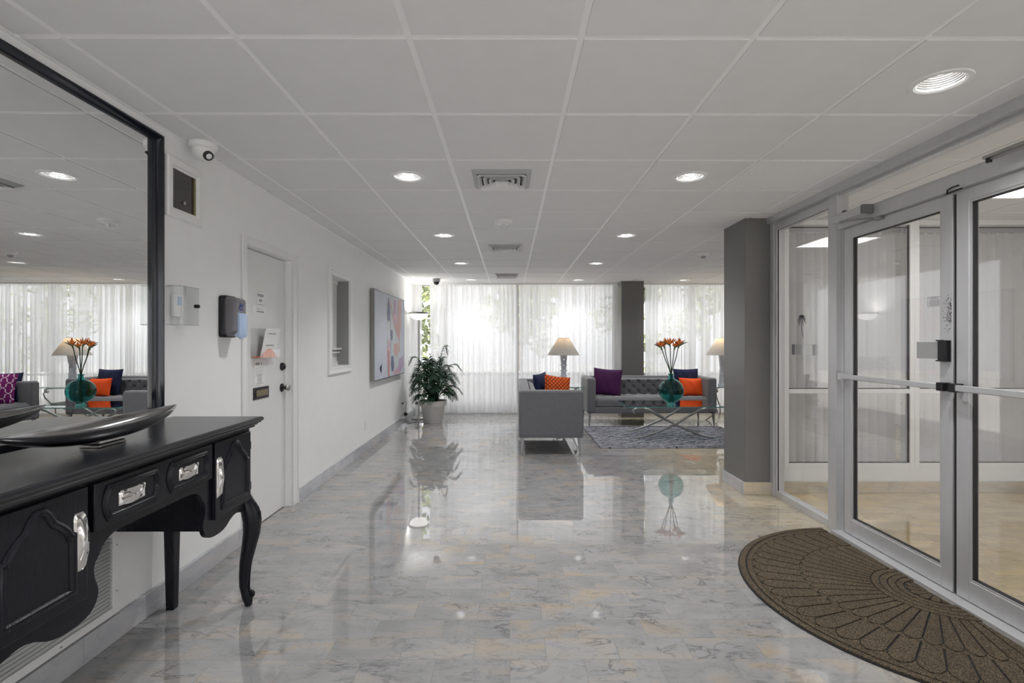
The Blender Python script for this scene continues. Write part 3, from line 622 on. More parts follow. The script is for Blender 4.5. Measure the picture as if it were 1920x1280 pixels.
lf = thing('leaflet', 'white printed leaflet with an orange base standing in the acrylic holder', 'leaflet', (XD+.03, 3.7, 1.205)); Wd = lf.location
v = [(XD+.040, 3.66, 1.206), (XD+.040, 3.885, 1.206), (XD+.062, 3.93, 1.415), (XD+.062, 3.70, 1.415)]
mb = MB(); mb.add(v+[(a-.004, b, c) for a, b, c in v], [(0,1,2,3),(7,6,5,4),(0,4,5,1),(1,5,6,2),(2,6,7,3),(3,7,4,0)])
link('cover', mb, M['paper'], parent=lf, world=Wd)
mb = MB(); mb.box(XD+.008, XD+.055, 3.608, 3.895, 1.2045, 1.212)
mb.prism([(3.665+.20*t, 1.212+.052*math.sin(PI*t)**.6) for t in [i/14 for i in range(15)]], 'x', XD+.052, XD+.053)
link('orange_band', mb, M['orangep'], parent=lf, world=Wd)
mb = MB().box(XD+.058, XD+.0595, 3.74, 3.86, 1.372, 1.378).box(XD+.050, XD+.0515, 3.72, 3.84, 1.288, 1.294)
link('printed_lines', mb, M['ink'], parent=lf, world=Wd)
# ---- interior window in the left wall
wn = thing('window_12', 'small interior window with white trim in the left wall', 'window', (-1.8, 5.32, 1.0)); wn['kind'] = 'structure'; Wd = wn.location
pr = [(0, 0), (0, .022), (.018, .022), (.022, .016), (.045, .016), (.052, .024), (.065, .024), (.07, .018), (.07, 0)]
mb = MB().mould([(WO0, WZ0), (WO0, WZ1), (WO1, WZ1), (WO1, WZ0)][::-1], pr, lambda u, v_, h: (XL+h, u, v_))
link('casing', mb, M['white'], parent=wn, world=Wd)
mb = MB().box(XL-.14, XL-.115, WO0, WO1, WZ0, WZ0+.04).box(XL-.14, XL-.115, WO0, WO1, WZ1-.04, WZ1).box(XL-.14, XL-.115, WO0, WO0+.2, WZ0, WZ1).box(XL-.14, XL-.12, WO0+.2, WO0+.235, WZ0, WZ1)
link('sash', mb, M['white'], parent=wn, world=Wd)
link('reveal_shade', MB().box(XL-.13, XL-.002, WO1-.008, WO1, WZ0, WZ1), M['greyboard'], parent=wn, world=Wd)  # shade of the far reveal, put in as a grey board
link('sliding_panel', MB().box(XL-.135, XL-.128, WO0+.236, WO1-.01, WZ0+.04, WZ1-.04), M['white'], parent=wn, world=Wd)
link('pull_ledge', MB().box(XL-.12, XL-.07, WO0+.32, WO1-.01, 1.235, 1.255).box(XL-.12, XL-.085, WO0+.32, WO1-.02, 1.20, 1.215), M['white'], parent=wn, world=Wd, bevel=.003)

# unseen light panel added in the office to brighten the small window's sash
o = thing('ceiling_light', 'light panel added in the office behind the left wall, unseen from the lobby', 'ceiling light', (-2.5, 4.6, 2.5)); 
link('frame', MB().box(-.32, .32, -.32, .32, .02, .05), M['white'], parent=o)
link('diffuser', MB().box(-.3, .3, -.3, .3, .0, .019), M['troffer'], parent=o)
# ================================================================ THINGS ON THE LEFT WALL
# framed mirror: built flat, then hung a hair out of parallel with the wall
MX = XL+.006
mr = thing('wall_mirror', 'very large black-framed mirror on the left wall above the console table', 'mirror', (XL-.04, 2.563, .80), rz=math.radians(.36))
L0, L1, Z0_, Z1_ = -1.285, .014, .085, 1.52   # glass extents in local y, z
link('mirror_glass', MB().box(-.002, .012, L0, L1, Z0_, Z1_), M['mirror'], parent=mr)
pf = [(0, -.002), (0, .020), (.002, .024), (.007, .024), (.010, .036), (.018, .052), (.026, .052), (.029, .046), (.029, -.002)]
mb = MB().mould([(L0, Z0_), (L1, Z0_), (L1, Z1_), (L0, Z1_)], pf, lambda u, v_, h: (h, u, v_))
link('mirror_frame', mb, M['blackgloss'], parent=mr, smooth=25)
# small high framed dark pane
o = thing('wall_niche', 'small white-framed dark glass pane high on the wall beside the big mirror', 'pane', (XL+.01, 2.75, 1.97)); Wd = o.location
pr = [(0, 0), (0, .012), (.010, .014), (.014, .024), (.045, .026), (.052, .020), (.052, 0)]
link('frame', MB().mould([(2.665, 2.01), (2.862, 2.01), (2.862, 2.215), (2.665, 2.215)], pr, lambda u, v_, h: (XL+h, u, v_)), M['white'], parent=o, world=Wd, smooth=25)
link('dark_pane', MB().box(XL+.0005, XL+.005, 2.664, 2.863, 2.009, 2.216), M['darkglass'], parent=o, world=Wd)
link('inner_lip', MB().box(XL+.005, XL+.012, 2.845, 2.862, 2.010, 2.215), M['brass'], parent=o, world=Wd)
link('lens', MB().tube([(XL+.005, 2.765, 2.055), (XL+.012, 2.765, 2.055), (XL+.016, 2.765, 2.055)], [.010, .010, .005], 16), M['steel'], parent=o, world=Wd, smooth=50)
# thermostat under clear cover
th = thing('thermostat', 'white thermostat under a clear locked plastic cover beside the mirror frame', 'thermostat', (XL+.03, 2.70, 1.40)); Wd = th.location
link('thermostat_body', MB().box(XL, XL+.028, 2.665, 2.735, 1.445, 1.565), M['white'], parent=th, world=Wd, bevel=.005)
link('display', MB().box(XL+.028, XL+.0295, 2.678, 2.722, 1.505, 1.55), M['bluewhite'], parent=th, world=Wd)
mb = MB(); c0, c1, c2, c3, xf = 2.632, 2.79, 1.402, 1.602, XL+.07; q = .003
mb.box(XL, xf, c0, c0+q, c2, c3).box(XL, xf, c1-q, c1, c2, c3).box(XL, xf, c0+q, c1-q, c2, c2+q).box(XL, xf, c0+q, c1-q, c3-q, c3).box(xf, xf+q, c0, c1, c2, c3)
link('clear_cover', mb, M['acrylic'], parent=th, world=Wd)
mb = MB()
for (a, b) in ((c0, c2), (c0, c3), (c1, c2), (c1, c3)): mb.tube([(XL+.002, a, b), (xf, a, b)], .0028, 8)
mb.tube([(xf, c0, c2), (xf, c1, c2), (xf, c1, c3), (xf, c0, c3)], .0028, 8, closed=True)
link('cover_rim', mb, M['frost'] if False else M['acrylic'], parent=th, world=Wd, smooth=60)
link('paper_strip', MB().box(XL+.03, XL+.031, 2.712, 2.755, 1.41, 1.55), M['paper'], parent=th, world=Wd)
link('cover_lock', MB().tube([(XL+.06, 2.775, 1.505), (xf+.012, 2.775, 1.505), (xf+.014, 2.775, 1.505)], [.010, .010, .006], 14), M['darkmetal'], parent=th, world=Wd, smooth=50)
# hand sanitiser dispenser
ds = thing('soap_dispenser', 'black and grey sanitiser dispenser on the wall left of the office door', 'dispenser', (XL+.05, 3.18, 1.343)); Wd = ds.location
def rrect(y0, y1, z0, z1, r, n=6):
    P = []
    for (cy_, cz_, a0) in ((y1-r, z0+r, -PI/2), (y1-r, z1-r, 0), (y0+r, z1-r, PI/2), (y0+r, z0+r, PI)):
        for k in range(n+1): a = a0+PI/2*k/n; P.append((cy_+r*math.cos(a), cz_+r*math.sin(a)))
    return P
def loft(mb, secs): return mb.rings([[(x, y, z) for y, z in rrect(*s_)] for x, *s_ in secs])
link('back_plate', loft(MB(), [(XL, 3.105, 3.245, 1.343, 1.596, .018), (XL+.030, 3.103, 3.247, 1.341, 1.598, .02), (XL+.038, 3.107, 3.243, 1.345, 1.594, .02)]), M['black'], parent=ds, world=Wd, smooth=40)
link('cover', loft(MB(), [(XL+.038, 3.11, 3.24, 1.352, 1.590, .022), (XL+.08, 3.112, 3.238, 1.355, 1.585, .022), (XL+.10, 3.12, 3.23, 1.37, 1.575, .02)]), M['greyplast'], parent=ds, world=Wd, smooth=40)
pbx = link('push_lever', loft(MB(), [(XL+.085, 3.128, 3.222, 1.343, 1.50, .018), (XL+.112, 3.130, 3.220, 1.341, 1.49, .02), (XL+.122, 3.14, 3.21, 1.36, 1.47, .02)]), M['bluewhite'], parent=ds, world=Wd, smooth=40)
link('nozzle', MB().lathe([(.012, -.004), (.014, .02)], (XL+.10, 3.175, 1.338), 14), M['bluewhite'], parent=ds, world=Wd, smooth=40)
mb = MB(); leafstrip(mb, [(3.150, 1.524), (3.165, 1.545), (3.178, 1.53), (3.198, 1.548)], .009, XL+.1005); leafstrip(mb, [(3.145, 1.516), (3.17, 1.512), (3.2, 1.516)], .005, XL+.1005)
link('logo', mb, M['inkb'], parent=ds, world=Wd)
# wall outlets
def outlet(y, z, label):
    o = thing('wall_outlet', label, 'outlet', (XL+.004, y, z-.057)); Wd = o.location
    link('cover_plate', MB().box(XL, XL+.005, y-.035, y+.035, z-.057, z+.057), M['white'], parent=o, world=Wd, bevel=.002)
    link('socket', MB().box(XL+.005, XL+.007, y-.016, y+.016, z+.008, z+.038), M['door'], parent=o, world=Wd)
    link('socket', MB().box(XL+.005, XL+.007, y-.016, y+.016, z-.038, z-.008), M['door'], parent=o, world=Wd)
    return o
outlet(6.24, .30, 'white outlet low on the wall below the painting')
outlet(8.32, .34, 'white outlet with the lamp cord near the potted palm')
cd = MB().tube([(XL+.02, 8.32, .33), (XL+.05, 8.34, .36), (XL+.07, 8.38, .33), (XL+.06, 8.40, .22), (XL+.05, 8.40, .15), (XL+.06, 8.38, .06), (XL+.09, 8.36, .006), (XL+.2, 8.5, .005), (XL+.17, 8.82, .006)], .004, 6)
co = thing('power_cord', 'thin grey lamp cord with an inline switch drooping from the wall outlet', 'cord', (XL+.06, 8.4, 0))
link('cable', cd, M['cord'], parent=co, world=co.location, smooth=60)
link('plug', MB().box(XL+.007, XL+.035, 8.305, 8.335, .318, .342), M['black'], parent=co, world=co.location, bevel=.004)
link('switch_ball', MB().lathe([(.004, -.032), (.026, -.02), (.032, 0), (.026, .02), (.004, .032)], (XL+.055, 8.395, .15), 14), M['darkmetal'], parent=co, world=co.location, smooth=60)
# white louvred grille low on the wall behind the console
gr = thing('wall_grille', 'white louvred air grille low on the wall under the console table', 'grille', (XL+.01, 1.78, .118)); Wd = gr.location
g0, g1, h0, h1 = 1.25, 2.30, .118, .50
mb = MB().box(XL, XL+.016, g0, g0+.04, h0, h1).box(XL, XL+.016, g1-.04, g1, h0, h1).box(XL, XL+.016, g0+.04, g1-.04, h0, h0+.035).box(XL, XL+.016, g0+.04, g1-.04, h1-.035, h1)
link('frame', mb, M['white'], parent=gr, world=Wd, bevel=.003)
link('back', MB().box(XL, XL+.002, g0+.04, g1-.04, h0+.035, h1-.035), M['greyboard'], parent=gr, world=Wd)  # grey back painted in for the shade between the slats
for k in range(19):
    z = h0+.041+k*.0162; mb = MB(); v = [(XL+.003, z+.0045), (XL+.014, z), (XL+.0155, z+.0015), (XL+.0045, z+.006)]
    mb.add([(x, g0+.04, z_) for x, z_ in v]+[(x, g1-.04, z_) for x, z_ in v], [(0,1,2,3),(7,6,5,4),(0,4,5,1),(1,5,6,2),(2,6,7,3),(3,7,4,0)])
    link('slat', mb, M['white'], parent=gr, world=Wd)
for (yy, zz) in ((g1-.018, h0+.10), (g1-.018, h1-.08), (g1-.3, h0+.016), (g1-.7, h0+.016)):
    link('screw', MB().tube([(XL+.016, yy, zz), (XL+.018, yy, zz)], .004, 10), M['steel'], parent=gr, world=Wd)
# painting
pa = thing('painting', 'large abstract canvas of pink, coral and blue-grey strokes on the left wall', 'painting', (XL+.03, 7.36, .82)); Wd = pa.location
P0, P1, Q0, Q1, XP = 6.453, 8.272, .82, 1.99, -1.692
link('frame', MB().box(XL+.004, XP, P0, P0+.012, Q0, Q1).box(XL+.004, XP, P1-.012, P1, Q0, Q1).box(XL+.004, XP, P0+.012, P1-.012, Q0, Q0+.012).box(XL+.004, XP, P0+.012, P1-.012, Q1-.012, Q1), M['canvas_edge'], parent=pa, world=Wd, bevel=.001)
mb = MB(); xq = XP-.002; 
link('edge_line', MB().box(XP, XP+.0015, P0+.008, P1-.008, Q0+.006, Q0+.012).box(XP, XP+.0015, P0+.008, P1-.008, Q1-.012, Q1-.006), M['black'], parent=pa, world=Wd)
M['canvas'] = mat('canvas_pale_blue', (.56, .59, .68), .5, bump=.2, bscale=120, var=.10, vscale=3.5)
cv = link('canvas', MB().box(XL+.01, xq, P0+.012, P1-.012, Q0+.012, Q1-.012), M['canvas'], parent=pa, world=Wd)
PC = {'c': mat('paint_coral', (.60, .36, .33), .5, var=.35, vscale=14, stretch=(1, 3, .6)), 'p': mat('paint_pink', (.62, .42, .49), .5, var=.3, vscale=14, stretch=(1, 3, .6)),
      'b': mat('paint_slate', (.12, .15, .24), .5, var=.4, vscale=12, stretch=(1, 3, .6)), 'r': mat('paint_red', (.55, .25, .25), .5, var=.35, vscale=14, stretch=(1, 3, .6)),
      'v': mat('paint_violet', (.48, .36, .52), .5, var=.3, vscale=10, stretch=(1, 3, .6)), 'g': mat('paint_grey_green', (.55, .58, .60), .5, var=.2, vscale=8), 's': mat('paint_soft_blue', (.34, .39, .52), .5, var=.3, vscale=9)}
# strokes in (x,y) pixel-free painting units: s across 0..1, t up 0..1
def stroke(key, pts, layer, seed=0):
    rnd = random.Random(seed); Pn = []
    n = len(pts)
    for i in range(n):
        a = Vector(pts[i]); b = Vector(pts[(i+1) % n])
        for k in range(6):
            p = a.lerp(b, k/6); Pn.append((P0+.02+(P1-P0-.04)*min(1, max(0, p.x+rnd.uniform(-.006, .006))), Q0+.016+(Q1-Q0-.032)*min(1, max(0, p.y+rnd.uniform(-.006, .006)))))
    h = xq+.0006+.0005*layer
    mb = MB(); mb.prism(Pn, 'x', xq, h)
    link('paint_stroke', mb, PC[key], parent=pa, world=Wd)
stroke('g', [(.36, .02), (.36, .99), (.84, .99), (.84, .02)], 0, 1)
stroke('p', [(.42, .88), (.48, .88), (.60, .62), (.78, .45), (.80, .58), (.70, .80), (.72, .95), (.58, .97), (.60, .72), (.48, .97)], 1, 2)
stroke('c', [(.46, .86), (.52, .84), (.70, .52), (.80, .46), (.86, .60), (.88, .99), (.76, .99), (.74, .70), (.66, .62), (.5, .9)], 2, 3)
stroke('v', [(.60, .96), (.67, .97), (.67, .80), (.58, .78)], 3, 4)
stroke('b', [(.365, .78), (.40, .97), (.425, .96), (.47, .80), (.455, .68), (.39, .70), (.385, .66)], 4, 5)
stroke('s', [(.455, .72), (.475, .72), (.495, .56), (.50, .30), (.49, .26), (.475, .30), (.478, .52)], 3, 6)
stroke('b', [(.475, .58), (.545, .57), (.545, .47), (.52, .44), (.48, .47)], 5, 7)
stroke('b', [(.50, .25), (.585, .245), (.60, .09), (.545, .05), (.51, .06), (.50, .14)], 4, 8)
stroke('r', [(.37, .43), (.43, .45), (.455, .20), (.44, .0), (.40, .0), (.375, .2)], 2, 9)
stroke('p', [(.37, .46), (.46, .44), (.46, .33), (.38, .32)], 3, 10)
stroke('c', [(.60, .40), (.74, .41), (.75, .28), (.70, .22), (.66, .30), (.63, .24), (.60, .30)], 3, 11)
stroke('c', [(.80, .48), (.84, .48), (.83, .30), (.78, .28)], 1, 12)
stroke('v', [(.80, .20), (.96, .24), (1., .10), (.84, .02), (.76, .04)], 3, 13)
stroke('p', [(.58, .05), (.82, .10), (.84, .01), (.60, .0)], 2, 14)
stroke('s', [(.13, .12), (.17, .16), (.20, .17), (.16, .13), (.17, .08), (.20, .06), (.155, .09), (.15, .12)], 1, 15)

# ================================================================ CONSOLE TABLE
ct = thing('console_table', 'black stained sideboard desk with curved legs and chrome pulls under the mirror', 'console table', (-1.5, 1.921, 0)); Wd = ct.location
C0, C1 = 1.245, 2.597; XF = -1.305; XBk = XL+.055; TZ = .937; cm_ = (C0+C1)/2
half = [(0, .69), (.20, .69), (.235, .680), (.262, .660), (.276, .636), (.290, .622), (.297, .600), (.292, .565), (.280, .540), (.278, .515), (.292, .483), (.32, .463), (.36, .455), (.42, .455), (.46, .466), (.50, .490), (.545, .500), (.59, .487), (.61, .487)]
def smooth_pts(P, it=2):
    for _ in range(it):
        Q = [P[0]]
        for a, b in zip(P, P[1:]): Q += [(a[0]*.75+b[0]*.25, a[1]*.75+b[1]*.25), (a[0]*.25+b[0]*.75, a[1]*.25+b[1]*.75)]
        Q.append(P[-1]); P = Q
    return P
hp = smooth_pts(half)
hw = (C1-C0)/2-.045
prof = [(cm_+min(d, hw), z) for d, z in hp]; profL = [(cm_-min(d, hw), z) for d, z in hp]
outline = profL[::-1][:-1]+prof+[(cm_+hw, .888), (cm_-hw, .888)]
link('front_apron', MB().prism([(y, z) for y, z in outline], 'x', XF-.02, XF), M['wood'], parent=ct, world=Wd, bevel=.0015)
# carcass
mb = MB()
mb.box(XBk, XF-.0205, C0+.02, C0+.04, .50, .888).box(XBk, XF-.0205, C1-.04, C1-.02, .50, .888)
for s_ in (-1, 1):
    y = cm_+s_*.315; mb.box(XBk, XF-.0205, y-.009, y+.009, .497, .888)
    a, b = sorted((cm_+s_*.325, cm_+s_*(hw+.022))); mb.box(XBk, XF-.0205, a, b, .500, .516)
mb.box(XBk, XF-.0205, cm_-.305, cm_+.305, .70, .716).box(XBk, XBk+.012, cm_-.305, cm_+.305, .70, .888)
for s_ in (-1, 1):
    a, b = sorted((cm_+s_*.325, cm_+s_*(hw+.0))); mb.box(XBk, XBk+.012, a, b, .517, .888)
link('carcass', mb, M['wood'], parent=ct, world=Wd)
# top slab with stepped ogee edge
mb = MB(); a0, a1, xb = C0-.035, C1+.035, XL+.045
sect = [(XF+.022, .889), (XF+.022, .897), (XF+.030, .899), (XF+.034, .906), (XF+.044, .910), (XF+.044, .914), (XF+.050, .917), (XF+.054, .925), (XF+.051, .933), (XF+.044, TZ)]
R = []
for (xx, zz) in sect:
    d = XF+.054-xx; R.append([(xx, a0+d, zz), (xx, a1-d, zz), (xb, a1-d, zz), (xb, a0+d, zz)])
mb.rings(R)
M['woodtop'] = mat('black_stained_oak_top', (.012, .013, .017), .22, spec=.85, bump=.25, bscale=30, var=.5, vscale=12, stretch=(8, 1, 1))
link('table_top', mb, M['woodtop'], parent=ct, world=Wd, smooth=20)
# doors with arched panels, drawer with two panels
def front_panel(name, y0, y1, z0, z1, outs, x=XF):
    d = link(name, MB().box(x, x+.018, y0, y1, z0, z1), M['woodv'], parent=ct, world=Wd, bevel=.003)
    for P in outs:
        mp_ = [(0.010, 0), (.010, .002), (.006, .007), (.0, .009), (-.004, .006), (-.008, .008), (-.013, .003), (-.014, 0)]
        m_ = MB().mould(P, mp_, lambda u, v_, h: (x+.018+h, u, v_))
        q = link('panel_moulding', m_, M['blackgloss'] if False else M['woodv'], parent=d, smooth=35); q.data.transform(Matrix.Translation(-Wd))
    return d
def arch(y0, y1, z0, z1):
    w_, h_ = y1-y0, z1-z0; c = (y0+y1)/2
    top = [(y1, z0+.62*h_), (y1-.05*w_, z0+.62*h_), (y1-.10*w_, z0+.70*h_), (y1-.2*w_, z0+.78*h_), (y1-.3*w_, z0+.84*h_), (y1-.38*w_, z0+.95*h_), (c+.05*w_, z1), (c-.05*w_, z1), (y0+.38*w_, z0+.95*h_), (y0+.3*w_, z0+.84*h_), (y0+.2*w_, z0+.78*h_), (y0+.10*w_, z0+.70*h_), (y0+.05*w_, z0+.62*h_), (y0, z0+.62*h_)]
    return [(y0, z0), (y1, z0)]+top
def eared(y0, y1, z0, z1):
    h_ = z1-z0; P = [(y0+.02, z0), (y1-.02, z0)]
    P += [(y1-.02+.018*math.sin(PI*t), z0+h_*t) for t in (.15, .3, .5, .7, .85)]
    P += [(y1-.02, z1), (y0+.02, z1)]
    P += [(y0+.02-.018*math.sin(PI*t), z0+h_*t) for t in (.85, .7, .5, .3, .15)]
    return P
def wave_handle(y, z, w_, h_, vert, parent, x=XF+.018):
    """polished pull: a rectangular plate whose face rolls up into a rounded grip"""
    mb = MB(); nu, nv = 14, 10
    def f(u, v_):
        a = (u-.5); b = (v_-.5)
        bulge = .006+.012*(.5+.5*math.cos(2*PI*a))*(.5+.5*math.cos(2*PI*b))
        if u in (0, 1) or v_ in (0, 1): bulge = 0
        yy, zz = (a*w_, b*h_) if not vert else (b*w_, a*h_)
        if vert: yy += (.022*math.cos(PI*a)-.010)*(1 if yy > 0 else 0)*(abs(b)*2)
        else: zz -= (.010*math.cos(PI*a)-.004)*(1 if zz < 0 else 0)*(abs(b)*2)
        return (x+bulge, y+yy, z+zz)
    mb.grid(f, nu, nv)
    o = link('handle', mb, M['chrome'], parent=parent, smooth=35); o.data.transform(Matrix.Translation(-Wd)); return o
dz0, dz1 = .533, .872
dR = front_panel('cabinet_door', 2.262, 2.568, dz0, dz1, [arch(2.315, 2.535, .575, .845)])
dL = front_panel('cabinet_door', 1.274, 1.580, dz0, dz1, [arch(1.307, 1.527, .575, .845)])
wave_handle(2.292, .715, .046, .175, True, dR); wave_handle(1.550, .715, .046, .175, True, dL)
dw = front_panel('drawer', 1.604, 2.238, .722, .872, [eared(1.640, 1.895, .748, .847), eared(1.947, 2.202, .748, .847)])
wave_handle(1.765, .795, .125, .052, False, dw); wave_handle(2.075, .795, .125, .052, False, dw)
for zz in (.60, .80): link('hinge', MB().tube([(XF+.012, 2.573, zz-.018), (XF+.012, 2.573, zz+.018)], .005, 10), M['darkmetal'], parent=dR, smooth=50).data.transform(Matrix.Translation(-Wd))
# cabriole legs
def cabriole(yc, s_):
    P = [(XF-.022, yc, .888), (XF-.022, yc, .62), (XF-.020, yc, .555), (XF-.012, yc+.004*s_, .515), (XF+.004, yc+.010*s_, .470), (XF+.012, yc+.014*s_, .420), (XF+.010, yc+.012*s_, .36), (XF-.001, yc+.006*s_, .29), (XF-.012, yc, .22), (XF-.018, yc-.003*s_, .15), (XF-.020, yc-.003*s_, .10), (XF-.014, yc, .065), (XF-.006, yc+.003*s_, .04), (XF-.002, yc+.004*s_, .018), (XF-.002, yc+.004*s_, .001)]
    r = [.024, .024, .026, .036, .043, .044, .040, .034, .029, .025, .022, .021, .026, .020, .017]
    mb = MB().tube(P, r, 14)
    return link('leg', mb, M['woodv'], parent=ct, world=Wd, smooth=60)
for yc, s_ in ((C1-.018, 1), (C0+.018, -1)):
    L_ = cabriole(yc, s_)
    mb = MB(); mb.tube([(XF+.030, yc+.01*s_, .51), (XF+.050, yc+.018*s_, .46), (XF+.052, yc+.018*s_, .42), (XF+.046, yc+.016*s_, .36), (XF+.030, yc+.010*s_, .29), (XF+.014, yc, .22), (XF+.006, yc, .15), (XF+.004, yc, .09), (XF+.012, yc, .06)], .0045, 8)
    o = link('carved_rib', mb, M['woodv'], parent=L_, smooth=60); o.data.transform(Matrix.Translation(-Wd))
    mb = MB()
    sp_ = [(XF+.008+(.021-.0021*k)*math.cos(-.9+k*.62), yc, .062+(.019-.0019*k)*math.sin(-.9+k*.62)) for k in range(9)]
    mb.tube(sp_, [.008, .008, .008, .007, .007, .006, .005, .005, .004], 8)
    o = link('scroll', mb, M['woodv'], parent=L_, smooth=60); o.data.transform(Matrix.Translation(-Wd))
for yc in (C1-.045, C0+.045):
    mb = MB(); xc = XBk+.028
    mb.rings([[(xc+sx*r, yc+sy*r, z) for sx, sy in ((-1,-1),(1,-1),(1,1),(-1,1))] for r, z in ((.019, 0), (.027, .497))])
    link('leg', mb, M['woodv'], parent=ct, world=Wd, bevel=.002)
# boat-shaped bowl
bo = thing('boat_bowl', 'long boat-shaped aged silver bowl on the black console table', 'bowl', (-1.488, 1.895, TZ+.0005)); Wd = bo.location
BL = .412; nS = 40; nC = 14
def hull(t, th_, inner):
    s_ = t*2-1; wd = .088*(1-abs(s_)**2.2)**.85+.0015; top = .079+.020*s_*s_; dp = .060*(1-abs(s_)**2.4)**.8+.002
    if inner: wd = max(.0005, wd-.006); dp = max(.001, dp-.006)
    a = PI*th_; return (-wd*math.cos(a), s_*BL, top-dp*math.sin(a)**.8 if 0 < th_ < 1 else top)
mb = MB()
R = []
for i in range(nS+1):
    t = i/nS; R.append([hull(t, k/nC, False) for k in range(nC+1)]+[hull(t, k/nC, True) for k in range(nC, -1, -1)])
mb.rings(R)
b1 = link('bowl_body', mb, M['bowl'], parent=bo, smooth=50)
link('bowl_foot', MB().rings([[(sx*a, sy*b, z) for sx, sy in ((-1,-1),(1,-1),(1,1),(-1,1))] for a, b, z in ((.036, .064, 0), (.036, .064, .009), (.030, .058, .013), (.028, .055, .026))]), M['bowl'], parent=bo, bevel=.0015)

# ================================================================ CEILING FIXTURES
def downlight(x, y, label, copyof=None):
    o = thing('downlight', label, 'ceiling light', (x, y, CEIL), group='recessed ceiling downlights')
    if copyof is None:
        mb = MB().lathe([(.084, .004), (.084, -.002), (.090, -.007), (.106, -.005), (.110, 0), (.110, .0004)], n=40, cap=False)
        link('trim_ring', mb, M['white'], parent=o, smooth=40)
        pr = [(.0835, 0)]; 
        for k in range(9): pr += [(.0815-.0035*k, .004+.008*k), (.0825-.0035*k, .008+.008*k)]
        pr += [(.048, .08), (.0, .081)]
        link('reflector', MB().lathe(pr, n=40, cap=False), M['chromer'], parent=o, smooth=50)
        link('bulb', MB().lathe([(0.001, .052), (.020, .054), (.028, .062), (.030, .074)], n=20), M['emit'], parent=o, smooth=60)
    else:
        for ch in copyof.children:
            if ch.type == 'MESH': c = ch.copy(); sc.collection.objects.link(c); c.parent = o
    lamp('downlight_lamp', 'SPOT', (0, 0, .045), DL_POWER, (1, 1, 1), parent=o, spot_size=math.radians(125), spot_blend=.8, shadow_soft_size=.05)
    return o
M['chromer'] = mat('ribbed_reflector', (.80, .80, .80), .25, metal=.6)
names = ['mostly cut off by the top edge of the picture', 'left of the nearest square vent', 'left of the smoke detector, second in the left row', 'third in the left row along the ceiling', 'far end of the left row by the curtains',
         'right of the nearest square vent', 'right of the middle vent, second in the right row', 'third in the right row along the ceiling', 'far end of the right row by the curtains', 'nearest the glass doors, the largest in the picture', 'above the right-hand curtain in the far lounge']
dl0 = None
for i, (x, y) in enumerate(DL):
    lab = 'round recessed downlight ' + (names[i] if i < len(names) else ['added out of view over the lounge behind the near pillar', 'added out of view over the far right of the lounge', 'added out of view above and left of the camera', 'added out of view above and right of the camera', 'added out of view at rear left, behind the camera', 'added out of view at rear right, behind the camera'][i-11])
    q = downlight(x, y, lab, dl0); dl0 = dl0 or q
def vent(x, y, label):
    o = thing('ceiling_vent', label, 'vent', (x, y, CEIL), group='square ceiling vents')
    H = .187
    def fr4(a, b, za, zb, inner):
        mb = MB(); mb.rings([[(sx*a, sy*a, za) for sx, sy in ((-1,-1),(1,-1),(1,1),(-1,1))], [(sx*b, sy*b, zb) for sx, sy in ((-1,-1),(1,-1),(1,1),(-1,1))]], cap=False); return mb
    mb = fr4(H, H, 0, -.004, 0); mb.rings([[(sx*a, sy*a, z) for sx, sy in ((-1,-1),(1,-1),(1,1),(-1,1))] for a, z in ((H, -.004), (H-.028, -.022), (H-.034, -.020))], cap=False)
    link('frame', mb, M['ventgrey'], parent=o)
    link('back', MB().box(-H+.02, H-.02, -H+.02, H-.02, -.002, -.0005), M['aludark'], parent=o)
    for k, a in enumerate((.155, .118, .082, .046)):
        m_ = fr4(a, a-.022, -.034, -.004, 0); link('louvre', m_, M['ventw'], parent=o, solid=.001)
    return o
M['ventw'] = mat('vent_white', (.82, .82, .82), .35); M['ventgrey'] = mat('vent_grey', (.42, .42, .42), .4)
vent(-.052, 3.385, 'nearest square ceiling vent, between the first two downlights')
vent(-.052, 5.84, 'middle square ceiling vent, beyond the smoke detector')
vent(-.052, 8.22, 'farthest square ceiling vent, close to the curtains')
sd1 = thing('smoke_detector', 'white round smoke detector with clear strobe dome between two ceiling vents', 'smoke detector', (-.056, 4.56, CEIL))
link('detector_base', MB().lathe([(.078, 0), (.078, -.012), (.070, -.024), (.06, -.028)], n=36), M['white'], parent=sd1, smooth=40)
link('clear_dome', MB().lathe([(.072, -.026), (.066, -.036), (.045, -.055), (.020, -.068), (.002, -.071)], n=32), M['acrylic'], parent=sd1, smooth=60)
link('strobe', MB().box(-.018, .018, -.008, .008, -.058, -.028), M['ventw'], parent=sd1, bevel=.003)
link('dome_rim', MB().tube([(.072*math.cos(a), .072*math.sin(a), -.027) for a in [2*PI*k/32 for k in range(32)]], .0025, 6, closed=True), M['white'], parent=sd1, smooth=60)
s2 = thing('ceiling_speaker', 'small white cone-shaped ceiling sensor left of the near pillar top', 'sensor', (2.33, 6.2, CEIL))
link('sensor_base', MB().lathe([(.072, 0), (.070, -.008), (.04, -.032), (.034, -.036)], n=32), M['white'], parent=s2, smooth=40)
link('sensor_tip', MB().lathe([(.03, -.036), (.03, -.052), (.018, -.062), (.002, -.064)], n=24), M['ventgrey'], parent=s2, smooth=40)
s2.name = 'ceiling_sensor'
